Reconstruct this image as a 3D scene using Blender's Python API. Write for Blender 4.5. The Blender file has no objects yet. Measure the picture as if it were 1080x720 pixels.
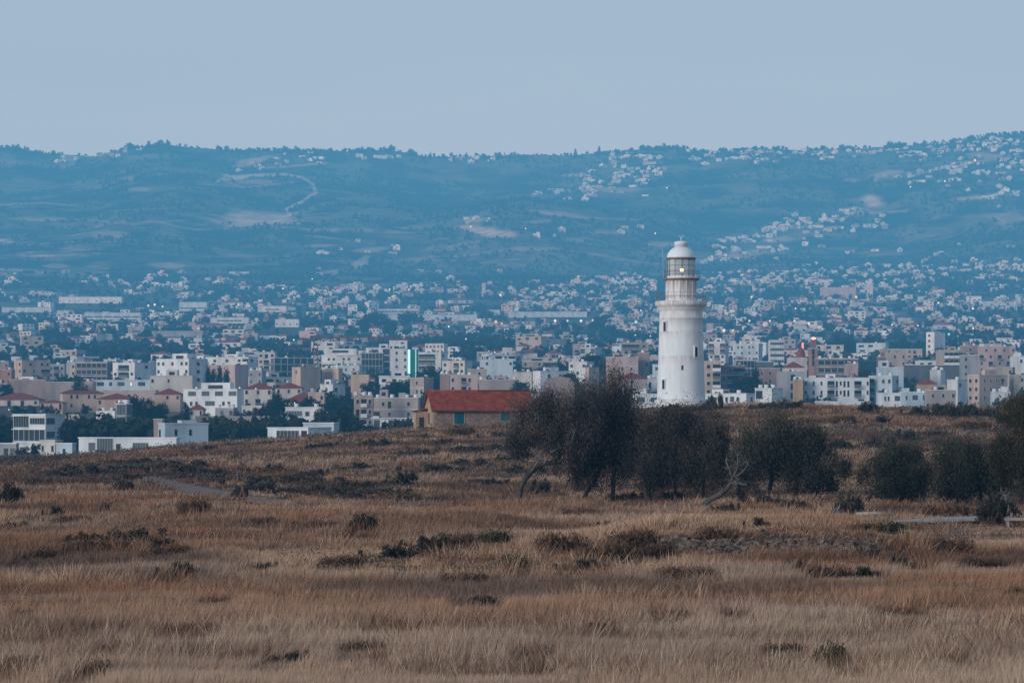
import bpy, math, random
import numpy as np
from mathutils import Vector, Matrix

# ------------------------------------------------------------------ frame of reference
F = 3000.0            # focal length in photo pixels (1080 wide)
CX, HY = 540.0, 440.0 # photo centre column and the row of the horizon
EYE = 4.5
scene = bpy.context.scene
col = scene.collection
rng = np.random.default_rng(11)
random.seed(5)
sin, cos, rad = math.sin, math.cos, math.radians

# ------------------------------------------------------------------ noise
def _hash(ix, iy, seed):
    h = (ix.astype(np.int64) * 374761393 + iy.astype(np.int64) * 668265263 + seed * 974634777) & 0xFFFFFFFF
    h = ((h ^ (h >> 13)) * 1274126177) & 0xFFFFFFFF
    h = h ^ (h >> 16)
    return (h & 0xFFFF) / 65535.0

def vnoise(x, y, seed=0):
    x = np.asarray(x, float); y = np.asarray(y, float)
    ix, iy = np.floor(x), np.floor(y)
    fx, fy = x - ix, y - iy
    fx = fx * fx * (3 - 2 * fx); fy = fy * fy * (3 - 2 * fy)
    a = _hash(ix, iy, seed); b = _hash(ix + 1, iy, seed)
    c = _hash(ix, iy + 1, seed); d = _hash(ix + 1, iy + 1, seed)
    return (a * (1 - fx) + b * fx) * (1 - fy) + (c * (1 - fx) + d * fx) * fy

def fbm(x, y, seed=0, octv=4):
    s, a, t = 0.0, 0.5, 0.0
    for k in range(octv):
        s = s + a * vnoise(np.asarray(x) * 2 ** k + 17.3 * k, np.asarray(y) * 2 ** k - 9.1 * k, seed + k)
        t += a; a *= 0.5
    return s / t

def smooth(e0, e1, x):
    t = np.clip((np.asarray(x, float) - e0) / (e1 - e0), 0, 1)
    return t * t * (3 - 2 * t)

# ------------------------------------------------------------------ terrain
CREST_PX = [-500, 0, 60, 150, 200, 250, 300, 350, 400, 440, 500, 560, 620, 660, 690, 750, 800, 850, 920, 1000, 1080, 1500]
CREST_PY = [490, 487, 484, 476, 471, 466, 463.5, 460, 456, 452.5, 451, 449, 443, 436, 431.5, 429, 427, 429, 432, 432, 430, 428]
TOWN_Y = [380, 450, 550, 700, 950, 1200, 1700, 2500, 3300, 4000, 4500, 5200]
TOWN_Z = [-1, -3, -4, -4, 4.3, 13, 31, 70, 118, 172, 222, 300]
SKY_PX = [-600, -200, 0, 50, 100, 137, 170, 240, 300, 360, 410, 450, 500, 540, 600, 650, 690, 720, 740, 800, 870, 940, 1000, 1040, 1080, 1300, 1700]
SKY_PY = [150, 158, 155, 162, 165, 155, 153, 158, 159, 160, 158, 165, 166, 163, 164, 160, 156, 156, 161, 158, 158, 155, 151, 143, 140, 138, 150]
RIDGE = 6500.0

def H(x, y):
    x = np.asarray(x, float); y = np.asarray(y, float)
    # field in front of and under the lighthouse
    cx = (np.array(CREST_PX) - CX) / F * 340.0
    cz = EYE + (HY - np.array(CREST_PY)) / F * 340.0
    crest = np.interp(x, cx, cz)
    near = crest * smooth(150, 330, y) + 0.62 * (fbm(x / 26.0, y / 26.0, 3, 3) - 0.5) * (1 - smooth(280, 330, y)) * smooth(20, 60, y)
    near = near + 0.34 * (fbm(x / 6.0, y / 5.0, 9, 3) - 0.5)
    # the hummock carrying the rubble, on the right
    near = near + 0.85 * np.exp(-((y - 99) / 7.0) ** 2) * smooth(1.5, 6, x) * (1 - smooth(11.5, 15, x))
    near = near + 0.5 * np.exp(-((y - 112) / 9.0) ** 2) * smooth(-9, -5, x) * (1 - smooth(-2, 2, x))
    near = near + 0.45 * np.exp(-((y - 115.5) / 5.0) ** 2) * smooth(13, 19, x)
    # town plain and foothills
    town = np.interp(y, TOWN_Y, TOWN_Z)
    town = town + 6 * (fbm(x / 300.0, y / 300.0, 21, 3) - 0.5) * smooth(900, 2200, y)
    # ridge
    ax = (np.array(SKY_PX) - CX) / F * RIDGE
    az = EYE + (HY - np.array(SKY_PY)) / F * RIDGE
    R = np.interp(x * RIDGE / np.maximum(y, 3000), ax, az)
    s = np.clip((y - 4500) / (RIDGE - 4500), 0, 1)
    t45 = 222.0
    hill = t45 + (R - t45) * s ** 1.35
    spur = fbm(x / 620.0 + 3.1, y / 900.0, 31, 4) - 0.5
    gul = np.abs(vnoise(x / 330.0 + y / 2600.0, y / 1500.0, 35) - .5) * 2
    gul2 = np.abs(vnoise(x / 130.0 - y / 1800.0, y / 700.0, 36) - .5) * 2
    hill = hill + (190 * spur * 4 + 70 * (gul - .5) + 26 * (gul2 - .5)) * s * (1 - s) * smooth(0, .25, s) * 1.0
    hill = hill - np.maximum(y - RIDGE, 0) * 0.06
    far = np.where(y < 4500, town, hill)
    k = smooth(352, 460, y)
    return near * (1 - k) + far * k

def proj(x, y, z):
    return CX + F * x / y, HY - F * (z - EYE) / y

def at(px, py, d):
    return Vector(((px - CX) / F * d, d, EYE + (HY - py) / F * d))

_DS = np.geomspace(30, 7000, 1400)
def ground_d(px, py, lo=30.0, lift=0.0):
    """distance at which the line of sight through (px, py) comes down to LIFT above the ground."""
    ds = _DS[_DS >= lo]
    x = (px - CX) / F * ds
    z = EYE + (HY - py) / F * ds
    gap = z - H(x, ds) - lift
    ok = np.nonzero(gap <= 0)[0]
    if not len(ok): return None
    i = ok[0]
    if i == 0: return float(ds[0])
    t = gap[i - 1] / (gap[i - 1] - gap[i])
    return float(ds[i - 1] + t * (ds[i] - ds[i - 1]))

def ground(px, py, lo=30.0):
    d = ground_d(px, py, lo)
    if d is None:
        return None
    x = (px - CX) / F * d
    return Vector((x, d, float(H(x, d))))

# ------------------------------------------------------------------ materials
def new_mat(name):
    m = bpy.data.materials.new(name); m.use_nodes = True
    nt = m.node_tree
    b = nt.nodes['Principled BSDF']
    b.inputs['Roughness'].default_value = 0.9
    b.inputs['Specular IOR Level'].default_value = 0.15
    return m, nt, b

def N(nt, kind, **kw):
    n = nt.nodes.new(kind)
    for k, v in kw.items():
        if k.startswith('i_'):
            n.inputs[int(k[2:])].default_value = v
        else:
            setattr(n, k, v)
    return n

def ramp(nt, stops):
    r = nt.nodes.new('ShaderNodeValToRGB')
    e = r.color_ramp.elements
    while len(e) < len(stops):
        e.new(0.5)
    for q, (p, c) in zip(e, stops):
        q.position = p; q.color = (*c, 1) if len(c) == 3 else c
    return r

_plain = {}
def paint(name, c, var=0.18, scale=0.6, rough=0.9, stain=None, rand=0.12):
    """weathered wall paint: blotches, a little streaking downwards and a slight tint of each object's own"""
    if name in _plain:
        return _plain[name]
    m, nt, b = new_mat(name)
    tc = N(nt, 'ShaderNodeTexCoord')
    mp = N(nt, 'ShaderNodeMapping'); mp.inputs['Scale'].default_value = (1, 1, 0.35)
    nz = N(nt, 'ShaderNodeTexNoise'); nz.inputs['Scale'].default_value = scale; nz.inputs['Detail'].default_value = 6
    nt.links.new(tc.outputs['Object'], mp.inputs['Vector']); nt.links.new(mp.outputs[0], nz.inputs['Vector'])
    d = stain or [v * (1 - 2.2 * var) for v in c]
    r = ramp(nt, [(0.3, d), (0.58, c), (0.8, [min(1, v * (1 + var * .5)) for v in c])])
    nt.links.new(nz.outputs['Fac'], r.inputs['Fac'])
    oi = N(nt, 'ShaderNodeObjectInfo')
    mr = N(nt, 'ShaderNodeMapRange'); mr.inputs['To Min'].default_value = 1 - rand; mr.inputs['To Max'].default_value = 1 + rand
    nt.links.new(oi.outputs['Random'], mr.inputs['Value'])
    mx = N(nt, 'ShaderNodeMix', data_type='RGBA', blend_type='MULTIPLY'); mx.inputs['Factor'].default_value = 1
    nt.links.new(r.outputs[0], mx.inputs['A']); nt.links.new(mr.outputs[0], mx.inputs['B'])
    nt.links.new(mx.outputs['Result'], b.inputs['Base Color'])
    b.inputs['Roughness'].default_value = rough
    _plain[name] = m
    return m

def emit(name, c, strength):
    m = bpy.data.materials.new(name); m.use_nodes = True
    nt = m.node_tree; nt.nodes.clear()
    e = N(nt, 'ShaderNodeEmission'); e.inputs[0].default_value = (*c, 1); e.inputs[1].default_value = strength
    o = N(nt, 'ShaderNodeOutputMaterial'); nt.links.new(e.outputs[0], o.inputs[0])
    m.cycles.emission_sampling = 'NONE'
    return m

def vcol_mat(name, rough=1.0, noise=0.0, nscale=1.0, transl=0.0):
    m, nt, b = new_mat(name)
    a = N(nt, 'ShaderNodeAttribute', attribute_name='Col')
    src = a.outputs['Color']
    if noise:
        tc = N(nt, 'ShaderNodeTexCoord')
        nz = N(nt, 'ShaderNodeTexNoise'); nz.inputs['Scale'].default_value = nscale; nz.inputs['Detail'].default_value = 8
        nz.inputs['Roughness'].default_value = 0.7
        nt.links.new(tc.outputs['Object'], nz.inputs['Vector'])
        mr = N(nt, 'ShaderNodeMapRange'); mr.inputs['From Min'].default_value = .3; mr.inputs['From Max'].default_value = .7
        mr.inputs['To Min'].default_value = 1 - noise; mr.inputs['To Max'].default_value = 1 + noise
        nt.links.new(nz.outputs['Fac'], mr.inputs['Value'])
        mx = N(nt, 'ShaderNodeMix', data_type='RGBA', blend_type='MULTIPLY'); mx.inputs['Factor'].default_value = 1
        nt.links.new(src, mx.inputs['A']); nt.links.new(mr.outputs[0], mx.inputs['B'])
        src = mx.outputs['Result']
    nt.links.new(src, b.inputs['Base Color'])
    b.inputs['Roughness'].default_value = rough
    b.inputs['Specular IOR Level'].default_value = 0.05
    if transl:
        t = N(nt, 'ShaderNodeBsdfTranslucent'); nt.links.new(src, t.inputs['Color'])
        ms = N(nt, 'ShaderNodeMixShader'); ms.inputs[0].default_value = transl
        nt.links.new(b.outputs[0], ms.inputs[1]); nt.links.new(t.outputs[0], ms.inputs[2])
        nt.links.new(ms.outputs[0], nt.nodes['Material Output'].inputs[0])
    return m

# ------------------------------------------------------------------ mesh helpers
class MB:
    def __init__(s): s.v, s.f, s.m = [], [], []
    def add(s, vs, fs, mi=0):
        o = len(s.v); s.v += [tuple(p) for p in vs]
        s.f += [tuple(i + o for i in f) for f in fs]; s.m += [mi] * len(fs)
    def box(s, x0, x1, y0, y1, z0, z1, mi=0, M=None):
        vs = [Vector((x, y, z)) for z in (z0, z1) for x, y in ((x0, y0), (x1, y0), (x1, y1), (x0, y1))]
        if M is not None: vs = [M @ p for p in vs]
        s.add(vs, [(3, 2, 1, 0), (4, 5, 6, 7), (0, 1, 5, 4), (1, 2, 6, 5), (2, 3, 7, 6), (3, 0, 4, 7)], mi)
    def beam(s, a, b, w, mi=0):
        a, b = Vector(a), Vector(b); d = (b - a); L = d.length
        q = d.to_track_quat('Z', 'Y').to_matrix().to_4x4(); q.translation = a
        s.box(-w / 2, w / 2, -w / 2, w / 2, 0, L, mi, q)
    def tube(s, pts, rs, n=8, mi=0, cap=True):
        pts = [Vector(p) for p in pts]; o = len(s.v)
        if not hasattr(rs, '__len__'): rs = [rs] * len(pts)
        up = Vector((0.31, 0.2, 0.93))
        for i, p in enumerate(pts):
            t = (pts[min(i + 1, len(pts) - 1)] - pts[max(i - 1, 0)]).normalized()
            u = t.cross(up)
            if u.length < .05: u = t.cross(Vector((1, 0, 0)))
            u.normalize(); w = t.cross(u)
            for k in range(n):
                a = 2 * math.pi * k / n
                s.v.append(tuple(p + (u * cos(a) + w * sin(a)) * rs[i]))
        for i in range(len(pts) - 1):
            for k in range(n):
                s.f.append((o + i * n + k, o + i * n + (k + 1) % n, o + (i + 1) * n + (k + 1) % n, o + (i + 1) * n + k)); s.m.append(mi)
        if cap:
            s.f.append(tuple(o + k for k in reversed(range(n)))); s.m.append(mi)
            s.f.append(tuple(o + (len(pts) - 1) * n + k for k in range(n))); s.m.append(mi)
    def lathe(s, prof, n=48, mi=0, cx=0, cy=0):
        o = len(s.v)
        for r, z in prof:
            for k in range(n):
                a = 2 * math.pi * k / n
                s.v.append((cx + r * cos(a), cy + r * sin(a), z))
        for i in range(len(prof) - 1):
            for k in range(n):
                s.f.append((o + i * n + k, o + i * n + (k + 1) % n, o + (i + 1) * n + (k + 1) % n, o + (i + 1) * n + k)); s.m.append(mi)
    def mesh(s, name, mats, smooth_=False):
        me = bpy.data.meshes.new(name); me.from_pydata(s.v, [], s.f)
        for m in (mats if isinstance(mats, (list, tuple)) else [mats]): me.materials.append(m)
        if any(s.m): me.polygons.foreach_set('material_index', s.m)
        if smooth_: me.polygons.foreach_set('use_smooth', [True] * len(me.polygons))
        me.update()
        return me
    def build(s, name, mats, parent=None, smooth_=False):
        return link(name, s.mesh(name, mats, smooth_), parent)

def link(name, me, parent=None):
    o = bpy.data.objects.new(name, me); col.objects.link(o)
    if parent is not None: o.parent = parent
    return o

def tag(o, label=None, cat=None, group=None, kind=None):
    if label: o['label'] = label
    if cat: o['category'] = cat
    if group: o['group'] = group
    if kind: o['kind'] = kind
    return o

def empty(name, loc=(0, 0, 0), rz=0.0, **kw):
    o = bpy.data.objects.new(name, None); col.objects.link(o)
    o.empty_display_size = 0.5
    o.location = loc; o.rotation_euler = (0, 0, rz)
    return tag(o, **kw)

def soup(name, V, C, mat, parent=None, nv=3):
    """a mesh of loose triangles (or quads) from arrays: V (n*nv, 3), C (n*nv, 3)"""
    n = len(V)
    me = bpy.data.meshes.new(name)
    me.vertices.add(n); me.loops.add(n); me.polygons.add(n // nv)
    me.vertices.foreach_set('co', np.asarray(V, np.float32).ravel())
    me.loops.foreach_set('vertex_index', np.arange(n, dtype=np.int32))
    me.polygons.foreach_set('loop_start', np.arange(0, n, nv, dtype=np.int32))
    me.polygons.foreach_set('loop_total', np.full(n // nv, nv, np.int32))
    at_ = me.color_attributes.new('Col', 'FLOAT_COLOR', 'POINT')
    at_.data.foreach_set('color', np.concatenate([np.asarray(C, np.float32), np.ones((n, 1), np.float32)], 1).ravel())
    me.materials.append(mat); me.update(); me.validate()
    return link(name, me, parent) if parent != 'mesh' else me

def grid_mesh(name, X, Y, Z, C, mat):
    nr, nc = X.shape
    V = np.stack([X, Y, Z], -1).reshape(-1, 3)
    i = np.arange((nr - 1) * (nc - 1)); r, c = i // (nc - 1), i % (nc - 1)
    a = r * nc + c
    q = np.stack([a, a + 1, a + nc + 1, a + nc], 1).astype(np.int32)
    me = bpy.data.meshes.new(name)
    me.vertices.add(len(V)); me.loops.add(q.size); me.polygons.add(len(q))
    me.vertices.foreach_set('co', V.astype(np.float32).ravel())
    me.loops.foreach_set('vertex_index', q.ravel())
    me.polygons.foreach_set('loop_start', np.arange(0, q.size, 4, dtype=np.int32))
    me.polygons.foreach_set('loop_total', np.full(len(q), 4, np.int32))
    at_ = me.color_attributes.new('Col', 'FLOAT_COLOR', 'POINT')
    at_.data.foreach_set('color', np.concatenate([C.reshape(-1, 3), np.ones((len(V), 1))], 1).astype(np.float32).ravel())
    me.polygons.foreach_set('use_smooth', [True] * len(q))
    me.materials.append(mat); me.update()
    return link(name, me)

def mixc(a, b, t):
    return np.asarray(a) * (1 - t[..., None]) + np.asarray(b) * t[..., None]

# ------------------------------------------------------------------ camera, sky, haze, sun
SKY = np.array((0.385, 0.50, 0.63))
cam = bpy.data.cameras.new('camera'); co = bpy.data.objects.new('camera', cam); col.objects.link(co)
cam.sensor_width = 36; cam.lens = F / 1080 * 36; cam.shift_y = (HY - 360) / 1080
cam.clip_start = 1; cam.clip_end = 30000
co.location = (0, 0, EYE); co.rotation_euler = (rad(90), 0, 0)
scene.camera = co

SUN_EL, SUN_AZ = rad(12), rad(228)     # low, behind the camera and to its left; azimuth clockwise from +Y
w = bpy.data.worlds.new('World'); scene.world = w; w.use_nodes = True
nt = w.node_tree; bg = nt.nodes['Background']
sk = N(nt, 'ShaderNodeTexSky', sky_type='NISHITA'); sk.sun_disc = False
sk.sun_elevation = SUN_EL; sk.sun_rotation = SUN_AZ; sk.dust_density = 2.5; sk.ozone_density = 2.0
# the even dusk overcast on top of the clear-sky colours
veil = N(nt, 'ShaderNodeMix', data_type='RGBA'); veil.inputs['Factor'].default_value = 0.88
tcw = N(nt, 'ShaderNodeTexCoord'); sep = N(nt, 'ShaderNodeSeparateXYZ')
nt.links.new(tcw.outputs['Generated'], sep.inputs[0])
k = 10.0
rp = ramp(nt, [(0.0, [v * k for v in (0.412, 0.502, 0.626)]), (0.145, [v * k for v in (0.380, 0.503, 0.630)]), (0.5, [v * k for v in (0.24, 0.33, 0.47)]), (1.0, [v * k for v in (0.18, 0.26, 0.40)])])
nt.links.new(sep.outputs['Z'], rp.inputs['Fac'])
nt.links.new(sk.outputs[0], veil.inputs['A']); nt.links.new(rp.outputs[0], veil.inputs['B'])
mpw = N(nt, 'ShaderNodeMapping'); mpw.inputs['Scale'].default_value = (3, 3, 26); nzw = N(nt, 'ShaderNodeTexNoise'); nzw.inputs['Scale'].default_value = 1.6; nzw.inputs['Detail'].default_value = 4
nt.links.new(tcw.outputs['Generated'], mpw.inputs[0]); nt.links.new(mpw.outputs[0], nzw.inputs['Vector'])
band = ramp(nt, [(.3, (.965, .972, .98)), (.7, (1.035, 1.028, 1.02))]); nt.links.new(nzw.outputs['Fac'], band.inputs[0])
thin = N(nt, 'ShaderNodeMix', data_type='RGBA', blend_type='MULTIPLY'); thin.inputs['Factor'].default_value = 1
nt.links.new(veil.outputs['Result'], thin.inputs['A']); nt.links.new(band.outputs[0], thin.inputs['B'])
nt.links.new(thin.outputs['Result'], bg.inputs[0]); bg.inputs[1].default_value = 0.1

sl = bpy.data.lights.new('sun', 'SUN'); so = bpy.data.objects.new('sun', sl); col.objects.link(so)
sl.energy = 2.25; sl.angle = rad(20); sl.color = (0.88, 0.965, 1.0)   # the haze it crosses warms it
sdir = Vector((sin(SUN_AZ) * cos(SUN_EL), cos(SUN_AZ) * cos(SUN_EL), sin(SUN_EL)))
so.rotation_euler = (-sdir).to_track_quat('-Z', 'Y').to_euler()

# blue evening haze: extinction that grows towards blue, its own light that of the sky near the horizon
SIG = np.array((2.7e-5, 9.9e-5, 1.52e-4))
hm = bpy.data.materials.new('evening_haze'); hm.use_nodes = True
nt = hm.node_tree; nt.nodes.clear()
ab = N(nt, 'ShaderNodeVolumeAbsorption'); ab.inputs['Density'].default_value = 1.6e-4
ab.inputs['Color'].default_value = (*[1 - v / 1.6e-4 for v in SIG], 1)
em = N(nt, 'ShaderNodeEmission'); src = SIG * SKY
em.inputs[0].default_value = (*(src / src.max()), 1); em.inputs[1].default_value = float(src.max())
ad = N(nt, 'ShaderNodeAddShader'); out = N(nt, 'ShaderNodeOutputMaterial')
nt.links.new(ab.outputs[0], ad.inputs[0]); nt.links.new(em.outputs[0], ad.inputs[1]); nt.links.new(ad.outputs[0], out.inputs['Volume'])
mb = MB(); mb.box(-4000, 4000, -300, 8800, -80, 760)
tag(mb.build('sky', hm), 'blue evening haze filling the air under a pale dusk sky', 'sky', kind='structure')

scene.view_settings.view_transform = 'Standard'; scene.view_settings.look = 'None'
scene.view_settings.exposure = 0; scene.view_settings.gamma = 1
scene.render.engine = 'CYCLES'
scene.cycles.max_bounces = 5; scene.cycles.diffuse_bounces = 2; scene.cycles.glossy_bounces = 2
scene.cycles.transparent_max_bounces = 8; scene.cycles.volume_bounces = 0
scene.cycles.use_denoising = True

# ------------------------------------------------------------------ path areas (world polylines)
def poly_world(pts): return [ground(a, b) for a, b in pts]
PATHS = [
    ([(128, 503), (160, 507), (200, 514), (245, 522), (290, 528)], 1.5),
]
def path_mask(x, y):
    m = np.zeros_like(x)
    for pts, wd in PATHS_W:
        best = np.full_like(x, 1e9)
        for (ax, ay), (bx, by) in zip(pts[:-1], pts[1:]):
            dx, dy = bx - ax, by - ay
            t = np.clip(((x - ax) * dx + (y - ay) * dy) / (dx * dx + dy * dy), 0, 1)
            best = np.minimum(best, np.hypot(x - ax - t * dx, y - ay - t * dy))
        m = np.maximum(m, 1 - smooth(wd * .6, wd * 1.25, best))
    return m
PATHS_W = []
for pts, wd in PATHS:
    PATHS_W.append(([(g.x, g.y) for g in poly_world(pts)], wd))
ROAD = [(15.6, 117.5), (19, 116.6), (24, 115.8), (34, 114.5), (48, 113)]
PATHS_W.append((ROAD, 3.0))

# ------------------------------------------------------------------ near ground
def soil_color(x, y):
    c = mixc((0.15, 0.095, 0.062), (0.10, 0.065, 0.048), smooth(.35, .7, fbm(x / 9, y / 9, 41, 4)))
    pm = path_mask(x, y)
    return mixc(0, 1, pm) * np.array((0.25, 0.185, 0.15)) + c * (1 - pm[..., None])
pxs = np.arange(-320, 1401, 5.0)
ds = np.concatenate([np.linspace(12, 60, 50), np.geomspace(60.5, 520, 250)])
D, P = np.meshgrid(ds, pxs, indexing='ij')
X = (P - CX) / F * D * (1 + 30 / D); Y = D
Z = H(X, Y)
gm = vcol_mat('field_soil', 1.0, .35, 1.7)
ground_o = grid_mesh('ground', X, Y, Z, soil_color(X, Y), gm)
tag(ground_o, 'dry brown soil of the rough field under the grass', 'ground', kind='structure')
# ------------------------------------------------------------------ dry grass (nobody could count it)
def tufts(n, dlo, dhi, p_log, seed, pxlo=-170, pxhi=1250):
    r = np.random.default_rng(seed)
    u = r.random(n)
    d = np.where(r.random(n) < p_log, dlo * (dhi / dlo) ** u, 1 / (1 / dhi + u * (1 / dlo - 1 / dhi)))
    px = pxlo + r.random(n) * (pxhi - pxlo)
    return (px - CX) / F * d, d

SHRUBS = []   # (x, y, radius) of shrubs: the grass keeps clear of their middles
def grass_colors(x, y, r):
    # broad drifts stretched across the field: straw, rusty and greyish
    a = fbm(x / 13.0, y / 8.0, 51, 5)
    b = fbm(x / 7.0 + 40, y / 5.0, 61, 5)
    c = fbm(x / 15.0, y / 9.0 + 7, 71, 5)
    straw = np.array((0.62, 0.385, 0.252)); rust = np.array((0.44, 0.225, 0.130)); grey = np.array((0.42, 0.295, 0.225)); dark = np.array((0.15, 0.09, 0.07))
    C = mixc(straw, rust, smooth(.44, .66, a))
    C = mixc(C, grey, .75 * smooth(.5, .7, b))
    C = mixc(C, dark, .8 * smooth(.52, .66, c))
    # the near straw-coloured belt, the rusty hummocks on the right
    near = 1 - smooth(54, 76, y + 6 * (a - .5))
    C = mixc(C, np.array((0.64, 0.44, 0.315)), .68 * near)
    hum = smooth(-1, 4, x) * (1 - smooth(12, 16, x)) * np.exp(-((y - 93) / 6.0) ** 2)
    C = mixc(C, np.array((0.30, 0.16, 0.10)), .5 * hum * smooth(.3, .6, b))
    hum2 = smooth(-9, -5, x) * (1 - smooth(-2, 2, x)) * np.exp(-((y - 106) / 8.0) ** 2)
    C = mixc(C, np.array((0.26, 0.135, 0.085)), .7 * hum2)
    C = C * (1 - .16 * smooth(120, 200, y))[:, None]
    return C * (0.78 + 0.44 * r.random((len(x), 1)))

def build_grass(n, dlo, dhi, seed, blades):
    r = np.random.default_rng(seed)
    x, y = tufts(n, dlo, dhi, .45, seed)
    keep = path_mask(x, y) < .35
    bare = fbm(x / 5.0, y / 4.0, 81, 3)
    keep &= (bare > .22)
    for sx, sy, sr in SHRUBS:
        if sr > .5:
            keep &= np.hypot(x - sx, (y - sy)) > sr * .55
    x, y = x[keep], y[keep]
    z = H(x, y)
    n = len(x)
    hm_ = 0.09 + 0.42 * fbm(x / 5.0, y / 4.0, 91, 4)
    clear = np.zeros(n)
    for k in (1.5, 3, 4.5, 6, 7.5, 9, 10.5, 12, 13.5):
        clear = np.maximum(clear, path_mask(x, y + k) * (1 - k / 26))
    clear = np.maximum(clear, .7 * np.exp(-((y - 96) / 4.0) ** 2) * smooth(4.5, 6, x) * (1 - smooth(12.5, 13.5, x)))
    for sx, sy, sr in SHRUBS:
        q = (np.abs(x - sx) < sr) & (y < sy) & (y > sy - 2 - sy * .035)
        clear = np.where(q, np.maximum(clear, .62), clear)
    hm_ = hm_ * (1 - .85 * clear)
    tc_ = grass_colors(x, y, r)
    B = blades
    X0 = np.repeat(x, B); Y0 = np.repeat(y, B); Z0 = np.repeat(z, B); hh = np.repeat(hm_, B); cc = np.repeat(tc_, B, 0)
    m = len(X0)
    sp = 0.05 + 0.0006 * Y0
    X0 = X0 + r.normal(0, 1, m) * sp; Y0 = Y0 + r.normal(0, 1, m) * sp
    hgt = hh * (0.55 + 0.75 * r.random(m))
    wd = np.maximum(0.005, 0.00016 * Y0) * (0.6 + 0.8 * r.random(m))
    ang = r.random(m) * math.pi
    lean = r.normal(0.22, 0.26, m) * hgt; leany = r.normal(0, 0.22, m) * hgt
    V = np.empty((m, 3, 3)); C = np.empty((m, 3, 3))
    V[:, 0] = np.stack([X0 - wd * np.cos(ang), Y0 - wd * np.sin(ang), Z0 - .06], 1)
    V[:, 1] = np.stack([X0 + wd * np.cos(ang), Y0 + wd * np.sin(ang), Z0 - .06], 1)
    V[:, 2] = np.stack([X0 + lean, Y0 + leany, Z0 + hgt], 1)
    j = (0.90 + .2 * r.random((m, 1)))
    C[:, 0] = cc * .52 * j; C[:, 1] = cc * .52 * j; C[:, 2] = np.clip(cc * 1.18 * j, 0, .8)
    return V.reshape(-1, 3), C.reshape(-1, 3)

# ------------------------------------------------------------------ leaf clouds
def lumps(blobs, n, seed, up=1.25):
    """break smooth ellipsoids into ragged lumps, some sticking out"""
    r = random.Random(seed); out = []
    for (cx, cy, cz, rx, ry, rz) in blobs:
        for _ in range(n):
            while True:
                a, b, c = r.uniform(-1, 1), r.uniform(-1, 1), r.uniform(-1, 1)
                q = math.sqrt(a * a + b * b + c * c)
                if .05 < q < 1: break
            q = q ** .35 / q; a, b, c = a * q * .98, b * q * .9, c * q * .95   # q**1.35 of the radius: more of them outside
            k = r.uniform(.24, .5)
            m = (rx + ry + rz) / 3
            out.append((cx + a * rx * .92, cy + b * ry * .9, cz + c * rz * .9, m * k, m * k, m * k * up * r.uniform(.8, 1.3)))
    return out

def leafcloud(blobs, leaf, clumps, per, c0, c1, seed, upright=0.3, sprd=.16, gap=.36, aspect=2.4, flat=None):
    """leaf-sized triangles gathered in sprays through the volume of some ellipsoids"""
    r = np.random.default_rng(seed)
    Vs, Cs = [], []
    tot = sum((b[3] * b[4] * b[5]) ** .67 for b in blobs)
    for b in blobs:
        cx, cy, cz, rx, ry, rz = b
        n = max(3, int(clumps * (rx * ry * rz) ** .67 / tot))
        p = r.normal(size=(n * 2, 3)); p /= np.linalg.norm(p, axis=1, keepdims=True)
        rr = r.random(n * 2) ** (1 / 2.6)
        # lumpy outline with holes
        q = vnoise(p[:, 0] * 2.3 + p[:, 1] * 1.7 + seed, p[:, 2] * 2.6 + p[:, 1], seed)
        p = p * (rr * (0.58 + 0.78 * q))[:, None]
        keep = vnoise(p[:, 0] * 3.5 + seed * 3.1, p[:, 2] * 3.5 + p[:, 1] * 2.5, seed + 5) > gap * r.random(n * 2) * 2 * .8
        p = p[keep][:n]; rr = np.linalg.norm(p, axis=1)
        cl = p * np.array((rx, ry, rz)) + np.array((cx, cy, cz))
        s = sprd * (rx + ry + rz) / 3
        k = len(cl) * per
        cen = np.repeat(cl, per, 0) + r.normal(size=(k, 3)) * s * np.repeat(.6 + .9 * r.random((len(cl), 1)), per, 0) * np.array((1, 1, 1 + upright))
        if flat is not None: cen[:, 2] = np.maximum(cen[:, 2], flat)
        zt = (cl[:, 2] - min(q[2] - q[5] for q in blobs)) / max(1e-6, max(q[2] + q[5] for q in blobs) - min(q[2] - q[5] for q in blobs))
        tone = np.repeat(r.random(len(cl)) * .42 + r.uniform(-.16, .20) + .30 * np.clip(p[:, 2], -1, 1) - .18 * np.clip(p[:, 0], -1, 1) + .30 * zt + .25 * rr - .14, per) + r.normal(0, .13, k)  # skylight painted in: tops, left sides and outer leaves lighter, core darker
        d = r.normal(size=(k, 3)); d[:, 2] += np.sign(d[:, 2]) * upright * 2.5
        d /= np.linalg.norm(d, axis=1, keepdims=True)
        e = np.cross(d, r.normal(size=(k, 3))); e /= np.linalg.norm(e, axis=1, keepdims=True)
        L = leaf * (0.6 + .8 * r.random((k, 1)))
        V = np.stack([cen - d * L * .5 - e * L / aspect * .5, cen - d * L * .5 + e * L / aspect * .5, cen + d * L * .5], 1)
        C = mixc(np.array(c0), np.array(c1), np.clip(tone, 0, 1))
        Vs.append(V.reshape(-1, 3)); Cs.append(np.repeat(C, 3, 0))
    return np.concatenate(Vs), np.concatenate(Cs)

LEAF = vcol_mat('leaf', .85, transl=.2)
GRASS = vcol_mat('dry_grass_blades', 1.0, transl=.25)
bark = paint('grey_bark', (0.095, 0.078, 0.072), .25, 3.0)
bark_dark = paint('dark_bark', (0.045, 0.036, 0.034), .25, 3.0)
dead = paint('dead_wood', (0.20, 0.175, 0.165), .2, 4.0)

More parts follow.
